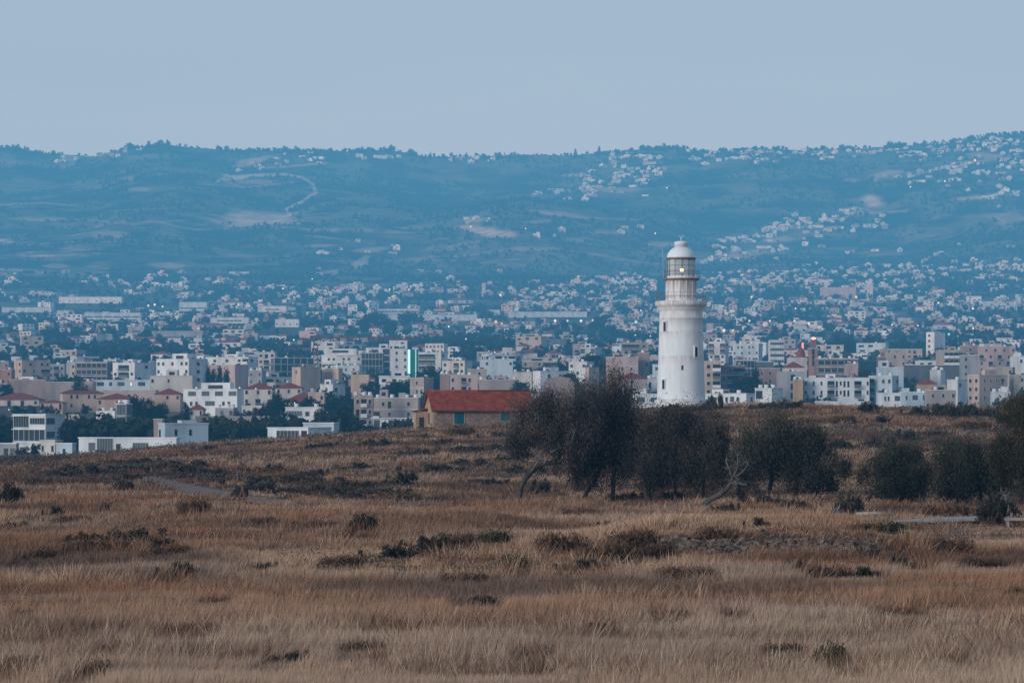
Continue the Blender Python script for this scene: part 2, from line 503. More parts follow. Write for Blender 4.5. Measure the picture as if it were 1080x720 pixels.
def limbs(mb, a, b, r0, seed, n=5, wob=.16):
    r = random.Random(seed); a, b = Vector(a), Vector(b); L = (b - a).length
    pts, rs = [], []
    for i in range(n + 1):
        t = i / n
        p = a.lerp(b, t)
        if 0 < i: p = p + Vector((r.uniform(-1, 1), r.uniform(-1, 1), r.uniform(-.6, .8))) * wob * L * (.4 + .6 * t) * (0 if i == n else 1)
        pts.append(p); rs.append(r0 * (1 - .8 * t))
    mb.tube(pts, rs, 6)
    return pts

def twigs(mb, pts, r0, seed, k=5, L=.8):
    r = random.Random(seed)
    for i in range(k):
        p = pts[r.randrange(1, len(pts))]
        q = p + Vector((r.uniform(-1, 1), r.uniform(-1, 1), r.uniform(-.1, 1.1))).normalized() * L * r.uniform(.5, 1.2)
        pp = limbs(mb, p, q, r0, r.random(), 4, .2)
        if r0 > .012:
            for _ in range(2):
                p2 = pp[r.randrange(1, len(pp))]
                limbs(mb, p2, p2 + Vector((r.uniform(-1, 1), r.uniform(-1, 1), r.uniform(-.2, 1))).normalized() * L * r.uniform(.25, .6), r0 * .5, r.random(), 3, .2)

def field_tree(name, label, d, trunks, blobs, clumps, c0, c1, seed, bare=(), bk=None, leaf=.105, per=15, up=.5, gap=.36, skirt=5):
    """trunks: lists of (px, py, radius m); blobs: (px, py, rx px, ry px, dy m); bare: trunk-like lists for dead branches"""
    f = d / F
    g = ground(trunks[0][0][0], 700, d - 1)
    bx = (trunks[0][0][0] - CX) * f
    base = Vector((bx, d, float(H(bx, d))))
    root = empty(name, base, label=label, cat='tree', group='trees of the field grove')
    z_of = lambda py: EYE + (HY - py) * f
    mb = MB()
    r = random.Random(seed)
    tops = []
    for tr in trunks:
        pts = []
        for i, (px, py, rr) in enumerate(tr):
            x = (px - CX) * f - base.x
            z = z_of(py) - base.z
            if i == 0: z = float(H(px * f - CX * f, d)) - base.z - .15
            pts.append(Vector((x, r.uniform(-.15, .15) * i, z)))
        # resample smooth
        P, R = [], []
        for i in range(len(pts) - 1):
            p0, p1, p2, p3 = pts[max(i - 1, 0)], pts[i], pts[i + 1], pts[min(i + 2, len(pts) - 1)]
            for t in (0, .25, .5, .75):
                P.append(.5 * ((2 * p1) + (p2 - p0) * t + (2 * p0 - 5 * p1 + 4 * p2 - p3) * t * t + (3 * p1 - p0 - 3 * p2 + p3) * t ** 3))
                R.append((tr[i][2] * (1 - t) + tr[i + 1][2] * t) * r.uniform(.9, 1.12))
        P.append(pts[-1]); R.append(tr[-1][2])
        mb.tube(P, R, 9)
        tops.append((pts[-1], tr[-1][2]))
    B = []
    for (px, py, rx, ry, dy) in blobs:
        c = Vector(((px - CX) * f - base.x, dy, z_of(py) - base.z))
        rx *= 1.07; B.append((c.x, c.y, c.z, rx * f, (rx * .62 + ry * .38) * f * .85, ry * f))
        tp, tr_ = min(tops, key=lambda q: (q[0] - c).length)
        pp = limbs(mb, tp, c, tr_ * .8, r.random(), 5, .12)
        twigs(mb, pp, tr_ * .3, r.random(), 5, rx * f * .6)
    mb.build('trunk', bk or bark_dark, root, True)
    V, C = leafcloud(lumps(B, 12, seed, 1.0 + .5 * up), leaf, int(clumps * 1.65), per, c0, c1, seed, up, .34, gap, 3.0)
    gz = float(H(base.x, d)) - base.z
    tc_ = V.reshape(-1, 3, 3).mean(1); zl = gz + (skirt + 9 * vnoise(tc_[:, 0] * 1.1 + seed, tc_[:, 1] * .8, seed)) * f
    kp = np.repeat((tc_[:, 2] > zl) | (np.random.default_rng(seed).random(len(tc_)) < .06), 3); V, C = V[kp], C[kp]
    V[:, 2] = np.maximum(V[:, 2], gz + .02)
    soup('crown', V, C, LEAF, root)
    for br in bare:
        m2 = MB()
        pts = [Vector(((px - CX) * f - base.x, -.1 - .15 * i, z_of(py) - base.z)) for i, (px, py, rr) in enumerate(br)]
        m2.tube(pts, [q[2] for q in br], 7)
        twigs(m2, pts, br[-1][2] * 1.0, r.random(), 8, .36)
        tag(m2.build('branch', dead, root, True), 'bare grey dead branch')
    return root

G0, G1 = (0.012, 0.012, 0.012), (0.125, 0.117, 0.088)      # dark olive-grey foliage
P0, P1 = (0.020, 0.017, 0.018), (0.175, 0.142, 0.128)      # purplish thinner foliage
field_tree('leaning_tree', 'tree with a bent trunk leaning over beside the red roofed stone house', 150,
    [[(546, 528, .17), (551, 510, .15), (563, 495, .135), (574, 489, .12), (590, 487, .10)]],
    [(566, 447, 30, 20, .5), (556, 462, 22, 16, -.3), (585, 440, 24, 26, 0), (604, 452, 24, 34, .3), (598, 474, 24, 16, .2), (577, 427, 16, 14, .2)],
    1700, P0, P1, 101, up=.9, bare=[[(574, 489, .07), (580, 478, .05), (588, 473, .03)], [(590, 487, .06), (600, 472, .04), (606, 455, .025)], [(560, 497, .05), (570, 482, .035), (566, 474, .02)]], bk=bark, gap=.5)
field_tree('tall_tree', 'tallest tree of the grove with a ragged top reaching above the town roofs', 153,
    [[(613, 529, .11), (619, 519, .11), (628, 505, .10), (634, 490, .08)], [(645, 527, .13), (647, 510, .12), (648, 490, .09)]],
    [(640, 418, 28, 22, .3), (628, 436, 20, 28, 0), (654, 432, 17, 28, .4), (642, 458, 34, 30, .5), (618, 462, 20, 34, -.2), (640, 490, 36, 24, .2), (622, 492, 24, 22, -.3)],
    2300, P0, P1, 102, gap=.5, up=1.0)
field_tree('bushy_tree', 'broad dark tree right of the tallest one, its crown below the lighthouse', 152,
    [[(686, 531, .13), (684, 518, .13), (690, 500, .10)], [(712, 527, .11), (712, 512, .1), (712, 495, .08)], [(741, 528, .1), (742, 510, .09), (743, 490, .07)]],
    [(693, 454, 28, 22, 0), (678, 478, 26, 30, .4), (700, 492, 34, 24, -.3), (728, 463, 22, 26, .5), (748, 456, 17, 26, .2), (745, 486, 24, 28, -.2), (758, 478, 12, 26, .3), (720, 500, 26, 20, .2), (712, 440, 17, 12, .4)],
    2700, (0.022, 0.018, 0.018), (0.13, 0.11, 0.094), 103, up=.9, gap=.42)
field_tree('fallen_tree', 'bare grey trunk slanting up from the ground below the lighthouse', 143,
    [[(737, 538, .15), (746, 529, .14), (758, 522, .14), (767, 514, .11), (773, 503, .07)]],
    [(783, 500, 9, 14, .5), (790, 516, 12, 10, .4)],
    150, P0, P1, 104, bk=bark,
    bare=[[(764, 517, .08), (771, 510, .06), (779, 509, .055), (786, 511, .045)], [(772, 504, .05), (769, 495, .035), (765, 486, .02)], [(773, 503, .05), (778, 492, .035), (777, 480, .02)], [(771, 506, .04), (783, 497, .028), (788, 490, .015)]])
field_tree('wide_tree', 'wide dark tree with drooping foliage right of the lighthouse', 151,
    [[(813, 529, .12), (812, 515, .12), (815, 500, .1)], [(838, 527, .12), (840, 512, .11), (842, 495, .08)], [(862, 526, .1), (862, 512, .1), (860, 498, .07)]],
    [(815, 472, 32, 26, .2), (838, 462, 28, 20, .4), (796, 485, 24, 28, -.2), (830, 498, 36, 26, 0), (862, 490, 26, 28, .4), (882, 500, 14, 22, .2), (856, 466, 12, 14, 0)],
    2700, G0, G1, 105, up=.8)
field_tree('round_tree', 'rounded tree with a low branching trunk standing alone on the right slope', 146,
    [[(911, 524, .09), (920, 520, .09), (930, 517, .08), (938, 508, .07)], [(950, 527, .1), (951, 515, .09), (952, 500, .07)]],
    [(945, 498, 33, 27, 0), (923, 502, 16, 20, .4), (964, 506, 16, 22, -.2), (948, 482, 24, 12, .2), (945, 514, 28, 12, .3)],
    1300, G0, (0.090, 0.090, 0.062), 106, skirt=0)
field_tree('spreading_tree', 'low spreading tree between the rounded one and the frame edge', 145,
    [[(1008, 527, .1), (1010, 512, .09), (1012, 500, .07)], [(1035, 528, .1), (1034, 514, .09), (1030, 500, .07)]],
    [(1005, 496, 24, 26, 0), (1022, 486, 28, 17, .4), (1035, 500, 30, 27, -.2), (1058, 507, 17, 20, .2), (1000, 514, 18, 14, 0), (1030, 515, 34, 12, .3)],
    1600, G0, (0.090, 0.090, 0.062), 107, skirt=-3)
field_tree('thin_tree', 'thinly leaved brownish tree cut by the right frame edge', 139,
    [[(1076, 534, .13), (1078, 500, .12), (1080, 470, .09)], [(1098, 534, .13), (1096, 500, .1), (1094, 470, .07)]],
    [(1076, 440, 20, 26, 0), (1060, 470, 15, 18, .4), (1074, 480, 22, 26, -.2), (1100, 450, 30, 40, .2), (1095, 500, 34, 26, 0), (1055, 488, 10, 14, .1)],
    1700, (0.018, 0.016, 0.010), (0.095, 0.080, 0.048), 108, gap=.55)

# ------------------------------------------------------------------ shrubs of the field
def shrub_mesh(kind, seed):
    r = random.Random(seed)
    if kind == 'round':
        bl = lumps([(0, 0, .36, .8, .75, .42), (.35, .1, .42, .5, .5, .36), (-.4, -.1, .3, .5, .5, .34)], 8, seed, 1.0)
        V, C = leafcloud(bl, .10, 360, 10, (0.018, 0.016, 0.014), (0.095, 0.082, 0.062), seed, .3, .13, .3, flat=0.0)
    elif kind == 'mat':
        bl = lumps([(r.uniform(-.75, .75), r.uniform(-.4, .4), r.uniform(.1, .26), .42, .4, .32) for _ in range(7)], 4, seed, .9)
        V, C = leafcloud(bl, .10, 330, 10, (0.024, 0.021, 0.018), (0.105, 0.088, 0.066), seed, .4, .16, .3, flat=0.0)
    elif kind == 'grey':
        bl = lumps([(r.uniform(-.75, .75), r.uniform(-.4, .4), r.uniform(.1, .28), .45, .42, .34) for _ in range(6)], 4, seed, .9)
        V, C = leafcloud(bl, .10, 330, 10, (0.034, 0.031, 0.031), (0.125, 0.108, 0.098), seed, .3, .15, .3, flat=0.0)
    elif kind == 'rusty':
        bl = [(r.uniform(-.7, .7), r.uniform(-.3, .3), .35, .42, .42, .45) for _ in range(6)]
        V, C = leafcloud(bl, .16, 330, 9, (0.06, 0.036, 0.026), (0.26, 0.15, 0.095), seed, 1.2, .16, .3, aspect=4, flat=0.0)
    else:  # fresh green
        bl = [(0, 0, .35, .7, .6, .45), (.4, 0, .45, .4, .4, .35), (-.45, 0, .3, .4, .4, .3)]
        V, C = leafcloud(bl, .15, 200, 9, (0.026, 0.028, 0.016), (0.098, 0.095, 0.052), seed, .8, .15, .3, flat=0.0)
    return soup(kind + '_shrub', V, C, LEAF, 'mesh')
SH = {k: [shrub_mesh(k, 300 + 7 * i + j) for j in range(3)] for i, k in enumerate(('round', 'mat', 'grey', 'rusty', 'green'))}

# (px, py of the base, width px, height px, kind)
SHRUB_LIST = [
    (381, 559, 38, 21, 'round'), (122, 573, 104, 17, 'mat'), (185, 609, 46, 15, 'mat'), (443, 586, 74, 26, 'mat'), (12, 532, 34, 22, 'round'),
    (55, 545, 24, 12, 'mat'), (110, 542, 15, 15, 'round'), (275, 603, 36, 8, 'mat'), (203, 543, 36, 15, 'rusty'), (128, 518, 30, 15, 'round'),
    (62, 503, 50, 12, 'grey'), (88, 501, 60, 12, 'grey'), (114, 499, 50, 10, 'mat'), (150, 497, 60, 11, 'grey'), (182, 501, 64, 13, 'mat'),
    (210, 505, 60, 14, 'mat'), (236, 509, 64, 15, 'grey'), (262, 514, 66, 14, 'mat'), (290, 518, 66, 13, 'grey'), (320, 521, 66, 12, 'mat'),
    (350, 524, 60, 11, 'mat'), (385, 527, 66, 10, 'grey'), (140, 490, 60, 8, 'mat'), (200, 494, 70, 8, 'grey'), (250, 500, 60, 8, 'mat'), (300, 507, 70, 9, 'mat'), (350, 512, 60, 8, 'grey'), (420, 530, 50, 9, 'mat'), (465, 530, 50, 8, 'grey'), (256, 524, 20, 12, 'grey'),
    (420, 512, 44, 19, 'mat'), (330, 503, 34, 10, 'mat'), (372, 495, 40, 8, 'mat'), (300, 497, 44, 9, 'grey'), (520, 511, 60, 9, 'grey'),
    (500, 492, 50, 8, 'grey'), (465, 468, 30, 6, 'mat'), (440, 480, 44, 7, 'mat'), (520, 462, 40, 7, 'mat'), (480, 458, 40, 6, 'rusty'),
    (565, 468, 26, 10, 'mat'), (215, 475, 30, 5, 'mat'), (260, 482, 34, 5, 'rusty'), (340, 472, 34, 6, 'mat'), (400, 470, 36, 7, 'grey'),
    (895, 546, 40, 33, 'round'), (1056, 553, 62, 30, 'round'), (796, 557, 28, 10, 'mat'), (836, 537, 40, 12, 'round'), (765, 540, 34, 10, 'mat'),
    (830, 431, 46, 9, 'round'), (801, 431, 32, 7, 'mat'), (917, 436, 30, 12, 'round'), (757, 431, 22, 17, 'grey'), (706, 432, 26, 8, 'mat'), (735, 433, 30, 7, 'mat'),
    (985, 438, 46, 14, 'mat'), (1012, 440, 50, 20, 'round'), (1045, 440, 44, 16, 'mat'), (963, 437, 30, 9, 'mat'), (1068, 452, 30, 30, 'rusty'),
    (888, 474, 34, 10, 'round'), (935, 472, 40, 12, 'grey'), (965, 464, 44, 14, 'grey'), (990, 460, 36, 9, 'grey'), (925, 445, 26, 6, 'mat'),
    (885, 447, 34, 8, 'rusty'), (1025, 452, 44, 7, 'rusty'), (1000, 470, 40, 8, 'rusty'), (1035, 476, 40, 7, 'rusty'), (1060, 448, 20, 20, 'green'),
    (877, 706, 40, 20, 'green'), (1005, 705, 32, 10, 'grey'), (1072, 631, 24, 8, 'green'), (840, 603, 30, 10, 'grey'), (958, 603, 40, 20, 'grey'),
    (870, 612, 60, 12, 'rusty'), (905, 610, 40, 10, 'mat'), (925, 562, 76, 8, 'green'), (590, 585, 60, 18, 'rusty'), (640, 594, 70, 18, 'rusty'),
    (690, 590, 40, 14, 'rusty'), (755, 574, 50, 14, 'rusty'), (610, 545, 44, 8, 'rusty'), (630, 558, 30, 7, 'mat'), (20, 716, 56, 18, 'rusty'),
    (100, 718, 44, 16, 'rusty'), (25, 655, 30, 9, 'rusty'), (125, 690, 50, 8, 'mat'), (490, 617, 60, 10, 'rusty'), (560, 700, 50, 10, 'rusty'),
    (385, 690, 60, 8, 'rusty'), (330, 560, 60, 9, 'rusty'), (270, 555, 40, 8, 'rusty'), (45, 590, 40, 8, 'rusty'), (540, 600, 40, 10, 'green'),
    (700, 655, 50, 8, 'rusty'), (1030, 600, 60, 10, 'rusty'), (20, 560, 40, 8, 'grey'), (230, 640, 44, 7, 'rusty'), (765, 655, 40, 7, 'mat'),
    (300, 512, 80, 12, 'mat'), (360, 518, 80, 12, 'mat'), (410, 522, 80, 10, 'grey'), (450, 498, 70, 9, 'mat'), (130, 508, 40, 10, 'mat'), (40, 512, 40, 12, 'grey'), (560, 500, 60, 10, 'grey'), (540, 485, 50, 9, 'mat'), (510, 475, 60, 8, 'mat'),
    (405, 590, 60, 14, 'mat'), (475, 582, 50, 16, 'rusty'), (100, 582, 80, 9, 'rusty'), (160, 579, 60, 10, 'mat'), (660, 580, 60, 16, 'rusty'), (720, 612, 70, 10, 'rusty'), (610, 603, 60, 10, 'mat'), (930, 590, 60, 12, 'grey'), (1000, 585, 60, 14, 'rusty'), (500, 640, 60, 8, 'mat'), (620, 668, 70, 9, 'mat'), (420, 668, 70, 9, 'rusty'), (200, 672, 70, 10, 'rusty'), (820, 690, 50, 8, 'rusty'), (300, 700, 50, 9, 'mat'),
    (1000, 548, 60, 14, 'rusty'), (700, 528, 50, 9, 'mat'), (660, 527, 40, 8, 'mat'), (800, 531, 40, 8, 'mat'), (580, 520, 44, 18, 'grey'),
    (520, 575, 44, 12, 'green'), (360, 598, 50, 9, 'rusty'), (70, 552, 44, 7, 'rusty'), (940, 652, 70, 7, 'rusty'), (180, 585, 50, 8, 'rusty'),
]
ORD = ['first', 'second', 'third', 'fourth', 'fifth', 'sixth', 'seventh', 'eighth', 'ninth', 'tenth', 'eleventh', 'twelfth', 'thirteenth', 'fourteenth', 'fifteenth',
       'sixteenth', 'seventeenth', 'eighteenth', 'nineteenth', 'twentieth']
ORD += ['twenty-' + o for o in ORD[:9]] + ['thirtieth'] + ['thirty-' + o for o in ORD[:9]] + ['fortieth'] + ['forty-' + o for o in ORD[:9]] + ['fiftieth'] + ['fifty-' + o for o in ORD[:9]]
class Namer:
    """labels that single things out: kind, look, and rank outward from the nearest landmark in a direction"""
    def __init__(s, marks): s.marks = marks; s.items = []
    def add(s, o, px, py, adj, noun):
        m = min(s.marks, key=lambda q: (q[0] - px) ** 2 + ((q[1] - py) * 1.6) ** 2)
        dx, dy = px - m[0], py - m[1]
        di = ('right of' if dx > 0 else 'left of') if abs(dx) > 1.2 * abs(dy) else ('below' if dy > 0 else 'above')
        s.items.append((o, noun, di, m[2], math.hypot(dx, dy), adj))
    def finish(s):
        by = {}
        for it in s.items: by.setdefault((it[1], it[2], it[3]), []).append(it)
        for (noun, di, mk), v in by.items():
            v.sort(key=lambda q: q[4])
            for i, (o, *_, adj) in enumerate(v):
                o['label'] = f'{adj} {noun}, {ORD[min(i, len(ORD) - 1)]} {di} the {mk}' if len(v) > 1 else f'{adj} {noun} {di} the {mk}'

field_marks = [(500, 452, 'red roofed stone house'), (718, 430, 'lighthouse base'), (548, 526, 'bent leaning trunk'), (945, 524, 'rounded lone tree'), (740, 536, 'slanting bare trunk'), (1030, 526, 'low spreading tree'),
               (215, 514, 'sandy path'), (820, 580, 'grey rubble strip'), (1030, 556, 'pale road'), (381, 555, 'round dark bush in mid field'), (877, 700, 'fresh green weed in front'),
               (122, 570, 'long dark mat of scrub'), (20, 715, 'rusty tuft in the corner'), (835, 525, 'wide drooping tree'), (443, 575, 'grassy green mound')]
fn = Namer(field_marks)
adj = {'round': 'dark rounded', 'mat': 'low dark', 'grey': 'grey-green', 'rusty': 'rusty brown dry', 'green': 'olive green'}
for i, (px, py, wpx, hpx, kd) in enumerate(SHRUB_LIST):
    g = ground(px, py)
    if g is None: continue
    f = g.y / F
    me = SH[kd][i % 3]
    o = link('shrub', me)
    sx = wpx * f / 2.0; sz = hpx * f / (1.1 if kd == 'round' else .82) * 1.15 + (.12 if kd in ('round', 'rusty', 'green') else .38)
    sy = max(sx * .6, min(sx, 1.2))
    o.location = (g.x, g.y + sy * .4, float(H(g.x, g.y + sy * .4)) - .05)
    o.scale = (sx * (.9 if kd == 'round' else 1.12), sy, sz * (1 if kd == 'round' else .9)); o.rotation_euler = (0, 0, 0)
    tag(o, cat='shrub', group='shrubs scattered over the field')
    SHRUBS.append((g.x, g.y + sy * .4, sx))
    size = 'large ' if wpx > 60 else ('small ' if wpx < 27 else '')
    fn.add(o, px, py, size + adj[kd], 'shrub')
    if (px, py) == (877, 706): fn.items.pop(); o['label'] = 'fresh green weed standing alone in the near straw grass'
    if (px, py) == (381, 559): fn.items.pop(); o['label'] = 'round dark bush standing alone in the middle of the field'
    if (px, py) == (122, 573): fn.items.pop(); o['label'] = 'long flat mat of dark scrub in the grass at left'
    if (px, py) == (20, 716): fn.items.pop(); o['label'] = 'rusty brown tuft in the bottom left corner'
fn.finish()

# dead branches sticking out of the bush by the road, and beside the one left of the round tree
def dead_branch(label, px, py, d, segs, w):
    f = d / F; x = (px - CX) * f; b = Vector((x, d, float(H(x, d))))
    mb = MB(); r = random.Random(px)
    for sg in segs:
        pts = [Vector(((a - px) * f, -.1 * i, (py - c) * f)) for i, (a, c) in enumerate(sg)]
        mb.tube(pts, [w * (1 - .6 * i / len(pts)) for i in range(len(pts))], 6)
        twigs(mb, pts, w * .35, r.random(), 4, .4)
    o = mb.build('dead_branch', dead, None, True); o.location = b
    tag(o, label, 'branch')
dead_branch('pale forked dead branch sticking out of the bush by the road', 1050, 553, 117, [[(1050, 553), (1044, 543), (1042, 531)], [(1047, 545), (1054, 538), (1056, 528)], [(1050, 550), (1058, 541), (1060, 527)], [(1052, 553), (1062, 547), (1064, 536)]], .07)
dead_branch('pale short dead stem at the left side of a dark bush', 879, 547, 122, [[(879, 547), (877, 538), (880, 530)], [(878, 541), (882, 534), (885, 527)]], .06)

# small scrub nobody could count: low dark tufts through the whole field
def scrub_soup():
    r = np.random.default_rng(77)
    x, y = tufts(24000, 60, 350, .7, 78)
    q = fbm(x / 16.0, y / 8.0, 171, 4)
    slope = smooth(150, 200, y)
    # the dark diagonal band on the left slope
    gx, gy = proj(x, y, H(x, y))
    band = np.exp(-((gy - (494 + .085 * (gx - 60))) / 9.0) ** 2) * (gx < 470)
    keep = (q + .13 * slope + .55 * band > .645) & (path_mask(x, y) < .3)
    x, y = x[keep], y[keep]; q = q[keep]; b_ = band[keep]
    n = len(x); z = H(x, y)
    k = 30
    rad_ = (.22 + .3 * r.random(n) + .25 * b_) * (.7 + y / 260)
    cen = np.repeat(np.stack([x, y, z], 1), k, 0)
    R = np.repeat(rad_, k)
    off = r.normal(size=(n * k, 3)) * np.array((.5, .5, .26)) * R[:, None]; off[:, 2] = np.abs(off[:, 2])
    cen = cen + off
    d = r.normal(size=(n * k, 3)); d /= np.linalg.norm(d, axis=1, keepdims=True)
    e = np.cross(d, r.normal(size=(n * k, 3))); e /= np.linalg.norm(e, axis=1, keepdims=True)
    L = np.maximum(.025, np.minimum(R * .16, .00045 * np.repeat(y, k)))[:, None]
    V = np.stack([cen - d * L - e * L * .5, cen - d * L + e * L * .5, cen + d * L], 1).reshape(-1, 3)
    tone = np.repeat(r.random(n), k)
    hue = np.repeat(r.random(n) < .45, k)
    C = np.where(hue[:, None], mixc((0.05, 0.045, 0.043), (0.13, 0.115, 0.10), tone), mixc((0.075, 0.046, 0.035), (0.20, 0.118, 0.082), tone)) * (.6 + .8 * r.random((n * k, 1)))
    return soup('low_scrub', V, np.repeat(C, 3, 0), LEAF)
tag(scrub_soup(), 'low dry scrub spread thinly through the grass', 'scrub', kind='stuff')

def clump_grass():
    # bent stalks and broken clumps that stand out of the even growth
    r = np.random.default_rng(611)
    x, y = tufts(15000, 44, 300, .6, 612)
    q = fbm(x / 5.0, y / 3.5, 613, 4)
    k_ = (q > .50) & (path_mask(x, y) < .2)
    x, y, q = x[k_], y[k_], q[k_]; n = len(x); z = H(x, y); B = 26
    col_ = grass_colors(x, y, r)
    kind = r.random(n)
    col_ = np.where((kind < .40)[:, None], col_ * np.array((.50, .42, .40)), np.where((kind < .62)[:, None], np.array((0.36, 0.175, 0.10)) * (.7 + .5 * r.random((n, 1))), col_ * 1.25))
    R_ = (.10 + .22 * r.random(n)) * (1 + y / 200)
    hh = (.25 + .38 * r.random(n))
    X0 = np.repeat(x, B); Y0 = np.repeat(y, B); Z0 = np.repeat(z, B); R0 = np.repeat(R_, B); h0 = np.repeat(hh, B) * (.35 + .8 * r.random(n * B)); m = n * B
    ox, oy = r.normal(0, 1, m) * R0, r.normal(0, 1, m) * R0
    wd = np.maximum(.006, .00019 * Y0) * (.6 + .8 * r.random(m)); an = r.random(m) * math.pi
    lx = ox * .8 + r.normal(.12, .22, m) * h0; ly = oy * .5 + r.normal(0, .2, m) * h0
    V = np.empty((m, 3, 3)); C = np.empty((m, 3, 3)); c = np.repeat(col_, B, 0) * (.7 + .6 * r.random((m, 1)))
    V[:, 0] = np.stack([X0 + ox - wd * np.cos(an), Y0 + oy - wd * np.sin(an), Z0 - .05], 1)
    V[:, 1] = np.stack([X0 + ox + wd * np.cos(an), Y0 + oy + wd * np.sin(an), Z0 - .05], 1)
    V[:, 2] = np.stack([X0 + ox + lx, Y0 + oy + ly, Z0 + h0], 1)
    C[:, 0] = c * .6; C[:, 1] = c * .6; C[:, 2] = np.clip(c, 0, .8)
    return V.reshape(-1, 3), C.reshape(-1, 3)
V1, C1 = build_grass(76000, 44, 112, 401, 10)
V2, C2 = build_grass(76000, 95, 352, 402, 9)
V3, C3 = clump_grass()
tag(soup('dry_grass', np.concatenate([V1, V2, V3]), np.concatenate([C1, C2, C3]), GRASS), 'straw and rust coloured dry grass covering the field', 'grass', kind='stuff')

# rubble strip on the hummock
def rubble():
    r = random.Random(9); mb = MB()
    for i in range(800):
        px = r.uniform(695, 945); t = (px - 695) / 250
        py = 576 + 4 * t + r.gauss(0, 4.2) - (3 if px > 800 else 0)
        if px > 800 and r.random() < .45: continue
        g = ground(px, py)
        s = r.uniform(.035, .11) * (1.6 if r.random() < .08 else 1)
        M = Matrix.Translation((g.x, g.y, g.z + s * .3 + .07)) @ Matrix.Rotation(r.uniform(0, 6), 4, 'Z') @ Matrix.Rotation(r.uniform(-.5, .5), 4, 'X')
        vs = [M @ Vector((x * s * r.uniform(.6, 1.3), y * s * r.uniform(.6, 1.2), z * s * r.uniform(.4, .8))) for z in (-1, 1) for x, y in ((-1, -1), (1, -1), (1, 1), (-1, 1))]
        mb.add(vs, [(3, 2, 1, 0), (4, 5, 6, 7), (0, 1, 5, 4), (1, 2, 6, 5), (2, 3, 7, 6), (3, 0, 4, 7)])
    return mb.build('rubble', paint('rubble_stone', (0.215, 0.15, 0.12), .3, 2.0))
tag(rubble(), 'grey stone rubble strewn along the low hummock', 'rubble', kind='stuff')

# pale road on the right
def ribbon(name, pts, half, mat, lift=.05):
    P = []
    for i in range(len(pts) - 1):
        for t in np.linspace(0, 1, 14, endpoint=False):
            P.append((pts[i][0] * (1 - t) + pts[i + 1][0] * t, pts[i][1] * (1 - t) + pts[i + 1][1] * t))
    P.append(pts[-1]); mb = MB(); vs = []
    for i, (x, y) in enumerate(P):
        a = P[max(i - 1, 0)]; b = P[min(i + 1, len(P) - 1)]
        tx, ty = b[0] - a[0], b[1] - a[1]; l = math.hypot(tx, ty); nx, ny = -ty / l, tx / l
        hw = half * min(1, .25 + i / 10)
        for s in (-1, -.5, 0, .5, 1):
            q = (x + nx * hw * s, y + ny * hw * s)
            vs.append((q[0], q[1], float(H(*q)) + lift + .05 * (1 - s * s)))
    fs = [(i * 5 + j, i * 5 + j + 1, i * 5 + j + 6, i * 5 + j + 5) for i in range(len(P) - 1) for j in range(4)]
    mb.add(vs, fs)
    return mb.build(name, mat, None, True)
tag(ribbon('road', ROAD, 2.4, paint('pale_road', (0.46, 0.40, 0.375), .10, .8), .16), 'pale gravel road running in from the right edge', 'road', kind='structure')
# kerb beam at the road's end and the low wooden rail at the edge
wood = paint('weathered_wood', (0.36, 0.30, 0.26), .2, 4.0)
def kerb_log(label, a, b, d, h):
    p, q = [(v - CX) / F * d for v in (a, b)]
    mb = MB(); mb.tube([(0, 0, h), ((q - p) / 2, 0, h + .02), (q - p, .1, h)], [.085, .09, .08], 8)
    o = mb.build('log', wood, None, True); o.location = (p, d, float(H(p, d)) + .15); tag(o, label, 'log')
kerb_log('pale log lying in the grass before the dark bush', 903, 945, 125.5, .22)
def rail():
    d = 112; x0 = (1063 - CX) / F * d
    root = empty('rail_fence', (x0, d, float(H(x0, d))), label='low grey wooden rail at the right end of the road', cat='fence')
    for i in range(3):
        mb = MB(); mb.box(-.05, .05, -.05, .05, -.2, .42); o = mb.build('post', wood, root); o.location = (i * .75, 0, float(H(x0 + i * .75, d)) - float(H(x0, d)))
    mb = MB(); mb.box(-.15, 1.65, -.09, -.052, .28, .40); mb.build('rail', wood, root)
rail()
